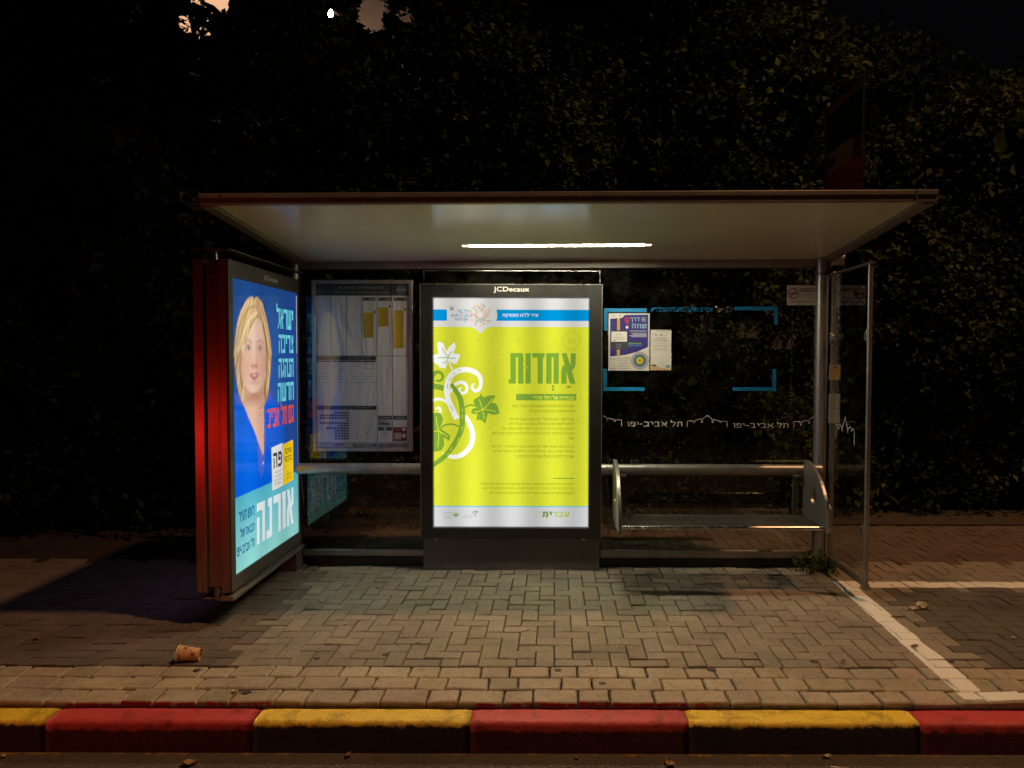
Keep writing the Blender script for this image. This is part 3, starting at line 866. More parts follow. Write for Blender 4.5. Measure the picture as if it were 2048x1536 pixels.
LIME = rgb(208, 212, 52); LG = rgb(122, 160, 52); WH = (.64, .63, .59); BLU = rgb(0, 140, 205); TXT = rgb(140, 150, 30)
A = Art(1010.8, 1496.5, .0007027)
A.clip = (-.577, .577, -.852, .852)
A.rect(100, 200, 1950, 3000, LIME)
A.layer()
# grain of the paper: faint lighter and darker flecks
for q in range(1500):
    x = random.uniform(200, 1820); y = random.uniform(620, 2560); r = random.uniform(4, 15)
    k = random.choice((.90, .95, 1.04, 1.06))
    A.poly([(x + r * random.uniform(.5, 1.3) * math.cos(a), y + r * random.uniform(.5, 1.3) * math.sin(a)) for a in np.linspace(0, 6.28, 7, endpoint=False)], tuple(c * k for c in LIME))
A.layer(); Z = 'z4'
A.poly([(100, 200), (1950, 200), (1950, 590), (785, 590), (740, 610), (685, 660), (630, 610), (585, 592), (100, 592)], WH)
A.layer()
A.rect(100, 410, 336, 527, BLU); A.rect(846, 410, 1950, 527, BLU)
A.layer()
A.ring(700, 470, 152, 24, WH, 24, -.7, .7)
A.text('עיר ללא הפסקה', 918, 442, 1295, 494, WH, .03)
GB = rgb(70, 125, 165)
A.text('TEL', 443, 412, 508, 444, GB, .012); A.text('תל', 515, 404, 563, 444, GB, .012)
A.text('AVIV', 376, 455, 466, 488, GB, .012); A.text('אביב', 470, 455, 563, 488, GB, .012)
A.text('YAFO', 413, 497, 505, 527, GB, .012); A.text('יפו', 509, 497, 563, 534, GB, .012)
A.poly([(362, 374), (410, 374), (410, 412), (386, 430), (362, 412)], tuple(.75 * x for x in WH)); A.layer(); A.disc(386, 404, 11, GB, 8)
for q in range(150):
    a = random.uniform(0, 6.283); r = random.choice((45, 58, 72, 86, 100, 114)) + random.uniform(-6, 6); l = random.uniform(6, 14); d = random.uniform(4, 7)
    cx, cy = 692 + r * math.cos(a), 462 + r * math.sin(a)
    ca, sa = math.cos(a), math.sin(a)
    col = random.choice([rgb(220, 50, 40), rgb(235, 150, 30), rgb(40, 150, 200), rgb(110, 170, 60), rgb(230, 190, 40), rgb(40, 90, 150), rgb(225, 95, 40)])
    col = tuple(.55 * q_ + .45 * w_ for q_, w_ in zip(col, WH))
    A.poly([(cx + u * l * ca - v * d * sa, cy + u * l * sa + v * d * ca) for u, v in ((-1, -1), (1, -1), (1, 1), (-1, 1))], col)
ST = rgb(170, 182, 25)
A.ring(1643, 735, 107, 3, ST); A.ring(1643, 735, 75, 2.5, ST); A.text('אחדות', 1605, 718, 1683, 752, ST, .01); A.rect(1598, 708, 1690, 711, ST); A.rect(1598, 760, 1690, 763, ST)
for i in range(26):
    a = i * 6.283 / 26; A.rect(1643 + 90 * math.cos(a) - 5, 735 + 90 * math.sin(a) - 5, 1643 + 90 * math.cos(a) + 4, 735 + 90 * math.sin(a) + 4, ST)
# title
def T(x0, y0, x1, y1): A.rect(x0, y0, x1, y1, LG)
T(1003, 865, 1125, 908); A.poly([(1084, 908), (1140, 908), (1140, 885), (1125, 865), (1084, 865)], LG); T(1084, 908, 1140, 1186); T(1003, 908, 1060, 1140); T(985, 1140, 1060, 1186)
T(1160, 865, 1217, 1186)
T(1232, 865, 1362, 912); T(1289, 912, 1344, 1186)
T(1380, 865, 1512, 910); T(1380, 910, 1436, 1186); T(1457, 910, 1512, 1186)
A.poly([(1540, 865), (1596, 865), (1690, 1186), (1630, 1186)], LG); A.poly([(1637, 865), (1690, 865), (1690, 975), (1676, 1022), (1640, 1052), (1628, 1010), (1637, 980)], LG); A.poly([(1538, 1186), (1594, 1186), (1594, 1060), (1572, 985), (1548, 1010), (1538, 1050)], LG)
A.layer(); A.poly([(1160, 994), (1183, 1016), (1160, 1038), (1137, 1016)], LIME); A.layer(); A.poly([(1160, 1002), (1172, 1016), (1160, 1030), (1148, 1016)], LG)
A.disc(1453, 1217, 13, LG, 14); A.disc(1453, 1249, 13, LG, 14); T(1597, 1209, 1643, 1228)
T(1063, 1295, 1697, 1362); A.layer(); A.text('הבחירה של רחל אדרי', 1240, 1308, 1676, 1354, rgb(225, 232, 70), .022)
# white and green vine
VW = (.86, .87, .80)
A.layer()
A.stroke([(300, 1240), (250, 1225), (190, 1215), (120, 1200)], 58, LG); A.stroke([(215, 1150), (240, 1160), (275, 1150), (292, 1115), (270, 1075), (225, 1068), (180, 1110), (170, 1180)], [16, 24, 26, 28, 32, 38, 50, 60], LG)
A.layer()
A.stroke([(625, 1188), (604, 1205), (604, 1240), (640, 1264), (682, 1232), (692, 1150), (650, 1080), (560, 1042), (455, 1052), (372, 1110), (336, 1220), (342, 1330), (390, 1460), (440, 1560)], [12, 22, 30, 36, 40, 44, 50, 56, 58, 58, 56, 58, 60], VW)
A.stroke([(492, 1232), (472, 1236), (465, 1262), (492, 1290), (532, 1276), (546, 1232), (520, 1184), (470, 1176), (408, 1210), (366, 1290)], [10, 18, 24, 28, 30, 34, 36, 34, 30, 24], VW)
A.stroke([(150, 1400), (200, 1360), (262, 1352), (320, 1376), (372, 1430)], [30, 30, 28, 26, 26], VW)
A.stroke([(215, 1460), (240, 1440), (262, 1455), (262, 1490), (240, 1520), (190, 1530)], [14, 22, 26, 30, 34, 36], VW)
A.poly([(240, 748), (270, 752), (300, 768), (318, 820), (330, 850), (360, 800), (415, 752), (428, 800), (402, 868), (478, 884), (456, 930), (434, 980), (395, 976), (352, 936), (338, 960), (322, 1028), (240, 1016), (262, 1004), (205, 972), (150, 940), (160, 890), (205, 885), (246, 872), (232, 800)], VW)
A.stroke([(350, 930), (370, 990), (400, 1060)], 14, VW)
A.layer()
for p in ([(284, 812), (310, 860), (348, 912)], [(385, 850), (360, 885), (348, 912)], [(236, 920), (300, 915), (430, 924)], [(290, 972), (325, 960), (348, 925)]): A.stroke(p, 7, LG)
for p in ([(480, 1042), (455, 1050)], [(425, 1072), (398, 1095)], [(378, 1125), (355, 1160)], [(345, 1190), (338, 1240)], [(372, 1415), (395, 1480)]): A.stroke(p, 6, LG)
A.frame(821.4, 106.7, .0008648)
A.stroke([(430, 130), (470, 210), (492, 290), (478, 380), (410, 460), (320, 486), (235, 455)], [28, 42, 46, 44, 42, 36, 10], VW)
A.layer()
A.stroke([(310, -140), (350, -80), (385, -20), (402, 70), (404, 160), (396, 240), (360, 330), (300, 425), (230, 500), (130, 570)], [28, 40, 44, 46, 46, 46, 44, 42, 40, 38], LG)
A.poly([(562, -61), (572, -38), (590, -28), (640, -45), (690, -42), (668, -8), (650, 18), (690, 25), (712, 60), (722, 112), (680, 122), (650, 118), (622, 108), (612, 150), (600, 200), (575, 172), (548, 165), (520, 166), (530, 140), (534, 112), (505, 118), (480, 108), (484, 82), (500, 66), (540, 58), (505, 30), (498, 0), (520, -20), (548, -32)], LG)
A.stroke([(425, 60), (470, 40), (520, 48), (570, 75)], 14, LG)
A.poly([(150, 110), (215, 106), (240, 160), (222, 215), (205, 235), (250, 262), (300, 302), (292, 345), (268, 330), (240, 318), (250, 380), (225, 430), (170, 440), (130, 440), (130, 110)], LG)
A.stroke([(380, 225), (320, 205), (260, 210), (215, 240)], 14, LG)
A.layer()
for p in ([(575, 75), (560, 20), (545, -10)], [(575, 75), (620, 40), (660, -20)], [(575, 75), (640, 82), (690, 95)], [(575, 75), (585, 120), (592, 160)], [(575, 75), (540, 95), (505, 98)]): A.stroke(p, 7, LIME)
for p in ([(200, 260), (185, 200), (180, 140)], [(200, 260), (250, 290), (280, 315)], [(200, 260), (200, 330), (190, 400)], [(160, 268), (200, 262), (230, 295)]): A.stroke(p, 7, LIME)
for p in ([(404, 70), (405, 100)], [(405, 120), (404, 160)], [(406, 220), (402, 260)], [(380, 320), (360, 360)], [(320, 400), (295, 430)], [(290, 450), (272, 470)]): A.stroke(p, 8, rgb(190, 205, 60))
# running text
LINES = [('אחדות היא המילה המשמעותית עבורי במה', 830, 46), ('שהיא מסמלת גם בטוב וגם ברע.', 975, 88),
         ('יש ה"לפני" ויש ה"אחרי" של אותה שבת ארורה.', 800, 158), ('הייתה תחושה שאין אחדות בעם ואנו מבולבלים,', 795, 200), ('והאויב קלט את זה והכה בנו. לאחר אותה שבת העם', 738, 241), ('התאחד והתלכד. הייתה עזרה ורצון לסייע והפכנו שוב לעם', 657, 282), ('אחד.', 1308, 324),
         ('מן הרע ומן הקושי קמה לה תקווה ונוצרה אחדות – וזה מה', 655, 395), ('שמסמל אותנו כעם ישראל לאורך כל השנים. חוסר אחדות', 668, 436), ('שמוביל למפלה ומפלה שמובילה לאחדות', 865, 477),
         ('רחל אדרי היא תושבת אופקים, בשבעה באוקטובר הוחזקו רחל ובעלה', 553, 718), ('דוד כבני ערובה בביתם בידי מחבלי חמאס. בתושייה ובאומץ לב יוצאי', 567, 756), ('דופן היא הצליחה להחזיק מעמד עד חילוצם והכרעת המחבלים.', 630, 796)]
for s_, xl, yc in LINES: A.text(s_, xl, yc - 15, 1362, yc + 13, TXT, .014)
A.rect(1183, 664, 1366, 672, LG)
A.rect(0, 908, 1700, 917, rgb(90, 185, 215)); A.rect(0, 917.5, 1700, 1300, (.56, .56, .57))
A.layer()
A.text('עבר', 1178, 955, 1322, 1006, rgb(160, 190, 50), .035); A.text('ית', 1088, 955, 1172, 1006, rgb(95, 120, 60), .035)
A.stroke([(1128, 970), (1122, 1000), (1130, 1018)], 10, rgb(160, 190, 50))
GT = rgb(120, 130, 90)
for i, s_ in enumerate(('אנשים', 'ומילים בעקבות', 'אירועים')): A.text(s_, 1082 - (50, 86, 52)[i], 953 + i * 19, 1082, 966 + i * 19, rgb(170, 190, 90), .01)
for i, s_ in enumerate(('האקדמיה', 'לעברית', 'בישראל')): A.text(s_, 243, 962 + i * 21, 315, 977 + i * 21, GT, .01)
A.ring(347, 978, 20, 9, GT, 18, -.3, 3.5); A.poly([(335, 985), (347, 955), (360, 985), (347, 1005)], rgb(140, 170, 60))
A.stroke([(492, 975), (500, 958), (528, 955), (530, 965), (512, 972), (514, 1003)], 7, GT)
A.text('המחלקה ללשון', 425, 984, 490, 995, GT, .01); A.text('המרכז לתרבות העברית', 388, 1000, 490, 1012, GT, .01)
# dark teeth of the halftone border
A.layer(); A.clip = None; A.frame(0, 0, 1., up=True)
BK = (.012, .012, .012)
y = -.85
while y < .85:
    A.poly([(-.578, y), (-.567, y + .006), (-.578, y + .012)], BK); A.poly([(.578, y), (.567, y + .006), (.578, y + .012)], BK); y += .0125
x = -.575
while x < .575:
    A.poly([(x, .853), (x + .006, .842), (x + .012, .853)], BK); A.poly([(x, -.853), (x + .006, -.842), (x + .012, -.853)], BK); x += .0125
M['green_film'] = backlit('backlit_green_film', .30, .17, 1.18, 1.2)
A.build('poster', M['green_film'], lb, (-.324, 5.690, 1.1755))

# ================================================================== BLUE ADVERTISING PANEL (stands at right angles to the road)
PX = -1.9
ap = thing('advertising_billboard', (-2.0, 5.15, 0), 'upright lit billboard with a blue poster of a blond woman, left of the shelter', 'billboard')
PY0, PY1, PZ0, PZ1 = 4.485, 5.79, .195, 2.158
b = MB(); b.box(-1.962, PX - .012, PY0, PY1, PZ0, PZ1); b.build('inner_case', M['red_metal'], ap, bevel=.004)
b = MB(); b.box(-2.108, -2.046, PY0, PY1, PZ0, PZ1); b.build('outer_case', M['red_metal'], ap, bevel=.004)
b = MB(); b.box(-2.0455, -1.9625, PY0 + .022, PY1 - .02, PZ0 + .03, PZ1 - .03); b.build('spine', M['red_metal'], ap)
b = MB(); b.tube([(-1.995, PY0 + .03, .15), (-1.995, PY0 + .03, PZ0 + .029)], .023, 14); b.build('bottom_tube', M['red_metal'], ap, smooth=True); b = MB(); b.tube([(-1.995, PY0 + .03, PZ1 - .029), (-1.995, PY0 + .03, 2.205)], .023, 14); b.build('top_tube', M['red_metal'], ap, smooth=True)
b = MB(); b.box(-2.10, -1.88, PY0 - .02, PY1, 2.2055, 2.2135); b.build('top_plate', M['dark_metal'], ap, bevel=.002)
b = MB(); b.box(-2.09, -2.0, PY0 + .02, PY1, .150, .162); b.box(-1.965, -1.885, PY0 - .01, PY1, .150, .178); b.build('bottom_beam', M['steel'], ap, bevel=.003)
b = MB(); b.box(-2.03, -1.905, 5.63, 5.76, 0, .1495); b.build('foot', M['dark_metal'], ap, bevel=.004)
# frame round the inner film
fy0, fy1, fz0, fz1 = 4.55, 5.697, .282, 2.055
b = MB()
b.box(PX - .0118, PX, PY0 + .002, fy0, PZ0 + .002, PZ1 - .002); b.box(PX - .0118, PX, fy1, PY1 - .002, PZ0 + .002, PZ1 - .002)
b.box(PX - .0118, PX - .0005, fy0 + .0003, fy1 - .0003, PZ0 + .003, fz0); b.box(PX - .0118, PX - .0005, fy0 + .0003, fy1 - .0003, fz1, PZ1 - .003)
b.build('frame', M['dark_metal'], ap)
b = MB(); b.box(PX - .0040, PX - .0022, fy0, fy1, fz0, fz1); b.build('glass_cover', M['ad_cover'], ap)
A = Art(0, 0, 1., up=True); A.text('JCDecaux', -.125, .022, .125, -.02, (.62, .60, .55), .012)
A.build('maker_name', bpy.data.materials['pale_print'], ap, (PX + .0004, 5.16, 2.10), R(90))
A = Art(0, 0, 1., up=True); A.text('246', -.026, .014, .026, -.014, (.02, .02, .02), .02)
A.build('panel_number', M['vinyl'], ap, (-2.0, PY0 + .0215, 2.085))
b = MB(); b.tube([(-2.085, PY0 - .003, .215), (-2.085, PY0 + .001, .215)], .006, 10); b.build('lock', M['inox'], ap)

FW, FH = fy1 - fy0, fz1 - fz0
A = Art(0, 0, 1., up=True)
# the portrait and its ground: soft-edged print on a fine mesh of ink values
na, nb = 176, 270
aa, bb = np.meshgrid(np.linspace(0, FW, na), np.linspace(0, FH, nb))
def inpoly(pts):
    p = np.array(pts); inside = np.zeros(aa.shape, bool)
    for (x1, y1), (x2, y2) in zip(p, np.roll(p, -1, 0)):
        if y1 == y2: continue
        c = ((y1 > bb) != (y2 > bb)) & (aa < (x2 - x1) * (bb - y1) / (y2 - y1) + x1)
        inside ^= c
    return inside.astype(float)
def blur(m, n=1):
    for _ in range(n):
        q = np.pad(m, 1, mode='edge')
        m = (q[:-2, 1:-1] + q[2:, 1:-1] + q[1:-1, :-2] + q[1:-1, 2:] + 2 * m) / 6
    return m
img = np.zeros((*aa.shape, 3))
def over(mask, c):
    global img
    c = np.array(c) if not isinstance(c, np.ndarray) else c
    img = img * (1 - mask[..., None]) + c * mask[..., None]
def ell(x, y, rx, ry, soft=.35):
    d = np.sqrt(((aa - x) / rx) ** 2 + ((bb - y) / ry) ** 2)
    return np.clip((1 + soft - d) / (2 * soft), 0, 1)
def sm(pts, n=6, closed=True):
    return catmull(list(pts) + ([pts[0]] if closed else []), n)
img[:] = rgb(32, 86, 166)
over(np.clip((bb - 1.35) / .5, 0, 1) * .7, rgb(30, 66, 112))
over(np.clip((aa - .75) / .4, 0, 1) * .6, rgb(40, 62, 140))
over(blur(inpoly([(0, .40), (0, 1.10), (.06, 1.085), (.15, 1.05), (.5, 1.02), (.58, 1.055), (.74, .985), (.83, .88), (.86, .8), (.88, .40)]), 1), rgb(0, 96, 226))
over(ell(.2, .75, .16, .26, .8) * .35, rgb(20, 125, 250)); over(ell(.72, .7, .12, .3, .8) * .3, rgb(0, 70, 190))
for pts, wd in (([(.30, .90), (.38, .78), (.45, .67)], .006), ([(.08, .95), (.12, .90), (.2, .93), (.22, .98)], .005), ([(.74, .98), (.82, .80), (.85, .6)], .006), ([(.47, .66), (.475, .45)], .004)):
    P = np.array(sm(pts, 6, False)); d = np.min(np.hypot(aa[..., None] - P[:, 0], bb[..., None] - P[:, 1]), -1)
    over(np.clip(1.5 - d / wd, 0, 1) * .6, rgb(8, 50, 140))
# hair behind
hair = sm([(.321, 1.685), (.35, 1.672), (.382, 1.689), (.44, 1.675), (.485, 1.65), (.548, 1.556), (.611, 1.427), (.635, 1.328), (.617, 1.22), (.585, 1.12), (.545, 1.04), (.49, .985), (.43, .965), (.39, .968), (.36, 1.05), (.28, 1.05), (.215, 1.045), (.186, 1.04), (.13, 1.047), (.085, 1.10), (.052, 1.207), (.032, 1.31), (.045, 1.40), (.085, 1.51), (.145, 1.59), (.242, 1.664)])
hm = blur(inpoly(hair), 1)
th = np.arctan2(aa - .395, 1.80 - bb); rd = np.hypot(aa - .395, 1.80 - bb)
strand = np.clip(.55 + .22 * np.sin(th * 46 + 3 * np.sin(rd * 6)) + .18 * np.sin(th * 97 + 2 * rd) + .15 * np.sin(th * 19 - 5 * rd) - .25 * np.clip((bb - 1.5) * 3, 0, 1) * np.clip(1 - np.abs(aa - .43) / .08, 0, 1), 0, 1)
strand = strand[..., None]
over(hm, np.array(rgb(186, 136, 82)) * (1 - strand) + np.array(rgb(246, 212, 154)) * strand)
over(hm * ell(.60, 1.15, .07, .28, .6) * .5, rgb(140, 92, 50)); over(hm * ell(.09, 1.12, .06, .15, .7) * .45, rgb(140, 92, 50)); over(hm * ell(.2, 1.52, .11, .12, .9) * .5, rgb(250, 222, 160))
# neck and V of the collar
over(blur(inpoly([(.16, 1.10), (.50, 1.08), (.49, .99), (.482, .68), (.469, .655), (.33, .83), (.125, 1.045)]), 1), rgb(244, 196, 168))
over(ell(.34, 1.055, .19, .045, .7) * .75, rgb(186, 122, 92)); over(ell(.44, .88, .05, .2, .9) * .4, rgb(214, 158, 130))
P = np.array(sm([(.19, 1.03), (.27, .925), (.35, .905), (.42, .93), (.47, 1.0)], 8, False)); d = np.min(np.hypot(aa[..., None] - P[:, 0], bb[..., None] - P[:, 1]), -1)
over(np.clip(1.6 - d / .004, 0, 1) * .7, rgb(200, 190, 180))
# face
face = sm([(.40, 1.555), (.45, 1.535), (.495, 1.49), (.533, 1.42), (.537, 1.32), (.525, 1.22), (.48, 1.14), (.41, 1.088), (.33, 1.075), (.25, 1.09), (.18, 1.13), (.13, 1.205), (.112, 1.295), (.115, 1.40), (.17, 1.47), (.30, 1.54)])
fm = blur(inpoly(face), 1)
over(fm, rgb(242, 200, 176))
over(fm * ell(.34, 1.44, .14, .09, .8) * .55, rgb(250, 214, 188)); over(fm * ell(.22, 1.25, .08, .08, .8) * .4, rgb(238, 160, 135)); over(fm * ell(.45, 1.25, .07, .08, .8) * .4, rgb(236, 158, 132))
over(fm * ell(.345, 1.10, .09, .03, .8) * .5, rgb(250, 212, 186)); over(fm * ell(.54, 1.25, .045, .22, .7) * .55, rgb(196, 134, 100)); over(fm * ell(.12, 1.24, .04, .15, .8) * .45, rgb(206, 146, 112))
over(ell(.345, 1.30, .022, .09, .9) * .4, rgb(252, 222, 200)); over(ell(.375, 1.29, .014, .07, .9) * .4, rgb(206, 144, 114)); over(ell(.338, 1.247, .05, .016, .6) * .6, rgb(204, 132, 108)); over(ell(.312, 1.245, .012, .007, .6) * .7, rgb(140, 76, 62)); over(ell(.366, 1.245, .012, .007, .6) * .7, rgb(140, 76, 62))
for ex in (.243, .433):
    over(ell(ex, 1.362, .060, .035, .6) * .4, rgb(206, 148, 118))
    over(ell(ex, 1.357, .036, .0125, .3), rgb(214, 192, 182)); over(ell(ex + .003, 1.358, .0145, .0125, .3), rgb(112, 118, 120)); over(ell(ex + .003, 1.358, .006, .006, .3), rgb(24, 26, 28))
    P = np.array(sm([(ex - .044, 1.354), (ex - .02, 1.374), (ex + .015, 1.376), (ex + .044, 1.357)], 8, False)); d = np.min(np.hypot(aa[..., None] - P[:, 0], bb[..., None] - P[:, 1]), -1)
    over(np.clip(1.6 - d / .004, 0, 1) * .6, rgb(96, 62, 48))
for pts in ([(.195, 1.392), (.235, 1.412), (.295, 1.398)], [(.385, 1.398), (.44, 1.412), (.49, 1.388)]):
    P = np.array(sm(pts, 8, False)); d = np.min(np.hypot(aa[..., None] - P[:, 0], bb[..., None] - P[:, 1]), -1)
    over(np.clip(1.6 - d / .007, 0, 1) * .5, rgb(150, 106, 76))
over(blur(inpoly(sm([(.258, 1.193), (.30, 1.204), (.335, 1.199), (.37, 1.204), (.412, 1.193), (.37, 1.163), (.335, 1.156), (.295, 1.164)], 5)), 1), rgb(206, 122, 118))
over(blur(inpoly(sm([(.285, 1.190), (.335, 1.188), (.388, 1.190), (.335, 1.183)], 5)), 1) * .9, rgb(248, 238, 230))
over(ell(.335, 1.142, .05, .010, .8) * .5, rgb(200, 138, 110))
# hair in front: swoop over the forehead, strands beside the cheeks
sw = blur(inpoly(sm([(.40, 1.60), (.405, 1.548), (.36, 1.53), (.28, 1.475), (.20, 1.40), (.155, 1.34), (.13, 1.345), (.125, 1.25), (.145, 1.13), (.20, 1.05), (.13, 1.04), (.06, 1.2), (.05, 1.38), (.15, 1.56), (.28, 1.63)], 6)), 1)
over(sw, np.array(rgb(190, 140, 84)) * (1 - strand) + np.array(rgb(250, 218, 160)) * strand)
sw = blur(inpoly(sm([(.395, 1.60), (.405, 1.553), (.46, 1.53), (.50, 1.47), (.535, 1.38), (.545, 1.25), (.53, 1.15), (.505, 1.06), (.47, 1.0), (.40, .965), (.50, .99), (.57, 1.08), (.63, 1.3), (.60, 1.45), (.52, 1.60)], 6)), 1)
over(sw, np.array(rgb(164, 114, 68)) * (1 - strand) + np.array(rgb(236, 196, 138)) * strand)
over(ell(.468, .61, .010, .010, .3), rgb(200, 225, 250))
# inner shade of the hair along the cheek, light streaks of the swoop, pink parting
for pts, wd, al, c in (([(.495, 1.50), (.54, 1.40), (.552, 1.27), (.53, 1.14), (.50, 1.07)], .011, .6, rgb(120, 78, 46)), ([(.125, 1.33), (.115, 1.22), (.14, 1.12)], .012, .55, rgb(140, 94, 58)),
                       ([(.39, 1.585), (.29, 1.55), (.18, 1.46), (.09, 1.34)], .010, .7, rgb(255, 232, 184)), ([(.385, 1.55), (.31, 1.50), (.22, 1.42), (.16, 1.35)], .007, .7, rgb(255, 236, 196)), ([(.37, 1.63), (.25, 1.60), (.13, 1.50), (.07, 1.38)], .007, .5, rgb(150, 102, 60)),
                       ([(.40, 1.57), (.33, 1.525), (.26, 1.465), (.19, 1.385)], .006, .6, rgb(146, 98, 56)), ([(.43, 1.62), (.52, 1.52), (.585, 1.38), (.60, 1.22), (.57, 1.10)], .008, .6, rgb(252, 224, 172)), ([(.46, 1.63), (.56, 1.50), (.615, 1.34), (.605, 1.18)], .006, .5, rgb(140, 96, 56)),
                       ([(.405, 1.66), (.425, 1.61), (.45, 1.565)], .010, .6, rgb(178, 120, 92))):
    P = np.array(sm(pts, 8, False)); d = np.min(np.hypot(aa[..., None] - P[:, 0], bb[..., None] - P[:, 1]), -1)
    over(np.clip(1.7 - d / wd, 0, 1) * al, c)
over(fm * ell(.47, 1.30, .09, .30, .9) * .22, rgb(206, 140, 110)); over(fm * ell(.235, 1.20, .006, .05, .9) * .25, rgb(200, 140, 115))
# paper and skin grain
grain = rng.normal(size=aa.shape)[..., None]; img = img * (1 + .05 * grain)
# turquoise foot
ft = (bb < .456).astype(float)
tq = np.array(rgb(84, 186, 208)) * (1 - ((.456 - bb) / .456)[..., None]) + np.array(rgb(150, 222, 214)) * ((.456 - bb) / .456)[..., None]
over(ft, tq)
ink = img.reshape(-1, 3)
A.put([(x - FW / 2, y - FH / 2) for x, y in zip(aa.ravel(), bb.ravel())],
      [(j * na + i, j * na + i + 1, (j + 1) * na + i + 1, (j + 1) * na + i) for j in range(nb - 1) for i in range(na - 1)], [tuple(c) for c in ink])
A.layer(2); A.frame(FW / 2, FH / 2, 1., up=True)
A.rect(FW - .010, 1.33, FW - .0005, 1.755, (.85, .87, .88)); A.rect(FW - .006, .03, FW - .0005, 1.32, (.45, .5, .55))  # pale strips inked in for light leaking past the film edge
CY = rgb(120, 228, 236); OR = rgb(250, 88, 48)
for s_, x0, y1, y0 in (('ישראל', .735, 1.640, 1.500), ('צריכה', .774, 1.460, 1.332), ('הנהגה', .766, 1.293, 1.160), ('חדשה', .745, 1.124, .993)):
    block_word(A, s_, (x0, y1), (1.066, y1), (1.066, y0), (x0, y0), CY)
block_word(A, 'גם תל אביב', (.552, .957), (1.064, .957), (1.064, .828), (.552, .828), OR)
block_word(A, 'אורנה', (.352, .362), (1.042, .354), (1.036, .090), (.346, .098), rgb(236, 244, 246), .2, .33, .2)
for s_, x0, y1, y0 in (('ראש העיר', .074, .366, .294), ('הבאה של', .089, .268, .200), ('תל אביב-יפו', .032, .172, .098)):
    A.text(s_, x0, y1, .308, y0, rgb(16, 84, 150), .03)
A.layer()
A.poly([(.613, .693), (.827, .703), (.827, .400), (.624, .398)], rgb(236, 234, 228)); A.poly([(.834, .690), (1.042, .702), (1.044, .408), (.833, .400)], rgb(250, 208, 20))
A.layer()
A.text('פה', .645, .65, .81, .545, (.04, .04, .045), .03)
for i, s_ in enumerate(('להצביע', 'תומכת בתל', 'אביב-יפו', 'בבחירות')): A.text(s_, .66, .525 - i * .028, .79, .507 - i * .028, (.2, .2, .2), .01)
A.text('אורנה', .87, .655, 1.005, .615, (.05, .045, .02), .02); A.text('ברביבאי', .86, .60, 1.01, .56, (.05, .045, .02), .02)
A.text('רשימה', .90, .475, 1.0, .458, (.15, .12, .02), .01); A.text('לתל אביב', .885, .448, 1.0, .43, (.15, .12, .02), .01)
M['blue_film'] = backlit('backlit_blue_film', .38, .07, 1.15, .4)
A.build('poster', M['blue_film'], ap, (PX - .0105, (fy0 + fy1) / 2, (fz0 + fz1) / 2), R(90))
# outer face carries a lit film too
A = Art(0, 0, 1., up=True)
A.rect(-FW / 2, -FH / 2, FW / 2, FH / 2, rgb(140, 140, 146)); A.layer(); A.rect(-FW / 2, -FH / 2, FW / 2, -.45, rgb(150, 120, 170)); A.rect(-.4, .2, .4, .6, rgb(190, 180, 215))
A.build('rear_poster', backlit('backlit_violet_film', .38, .07, .9), ap, (-2.1082, (fy0 + fy1) / 2, (fz0 + fz1) / 2), R(-90))

# ================================================================== TIMETABLE BOARD
tb = thing('timetable_board', (-1.427, 5.74, .88), 'grey-framed glazed bus timetable hanging between the ad panel and the green poster', 'timetable')
tx0, tx1, tz0, tz1 = -1.798, -1.053, .885, 2.156
b = MB(); b.box(tx0, tx1, 5.712, 5.745, tz0, tz1); b.build('backing', M['dark_metal'], tb)
b = MB(); e = .027
b.box(tx0, tx0 + e, 5.692, 5.7115, tz0, tz1); b.box(tx1 - e, tx1, 5.692, 5.7115, tz0, tz1); b.box(tx0 + e, tx1 - e, 5.6925, 5.7115, tz1 - e, tz1 - .0005); b.box(tx0 + e, tx1 - e, 5.6925, 5.7115, tz0 + .0005, tz0 + e)
b.build('frame', M['steel'], tb, bevel=.003)
b = MB(); b.box(tx0 + e, tx1 - e, 5.6965, 5.699, tz0 + e, tz1 - e); b.build('glass_cover', M['cover'], tb)
A = Art(505.5, 776.4, .000916)
PP = (.78, .77, .80); DK = (.035, .05, .06); GY = (.4, .41, .44)
A.rect(118, 108, 893, 1445, (.36, .38, .42)); A.layer()
A.rect(118, 108, 893, 207, DK); A.rect(126, 212, 872, 1398, PP); A.rect(126, 1408, 880, 1440, (.5, .5, .5)); A.layer()
A.text('ברודצקי/סלואדור, תל אביב יפו', 310, 130, 680, 160, (.5, .52, .54), .01)
AR = 'ﺑﺮودﻳﺘﺴﻜﻲ/ﺳﺎﻟﻔﺎدور، ﺗﻞ أﺑﻴﺐ - ﻳﺎﻓﺎ'
A.text(AR, 285, 166, 712, 196, (.45, .47, .5), .006)
A.text('25988', 780, 150, 865, 172, (.55, .57, .6), .012); A.text('מספר תחנה', 788, 133, 865, 144, (.4, .42, .45), .004); A.text('محطة رقم', 790, 178, 862, 192, (.35, .37, .4), .004)
A.ring(155, 150, 26, 7, (.22, .05, .05)); A.stroke([(137, 132), (173, 168)], 6, (.22, .05, .05), False); A.rect(138, 176, 172, 180, (.4, .4, .4))
for x in (250.5, 375.5, 499, 622.5, 746): A.rect(x - 2, 212, x + 2, 692, DK)
A.rect(126, 692, 872, 696, DK)
for x in (622.5, 746): A.rect(x - 2, 696, x + 2, 1398, DK)
for x0, x1, s_, xm in ((508, 612, '171', 560), (632, 741, '11', 700), (757, 862, '7', 842)):
    A.rect(x0, 222, x1, 251, DK)
A.layer()
A.text('171', 562, 229, 602, 245, PP); A.text('11', 702, 229, 728, 245, PP); A.text('7', 840, 229, 852, 245, PP)
for x0 in (514, 638, 763): A.rect(x0, 233, x0 + 22, 240, (.3, .3, .32))
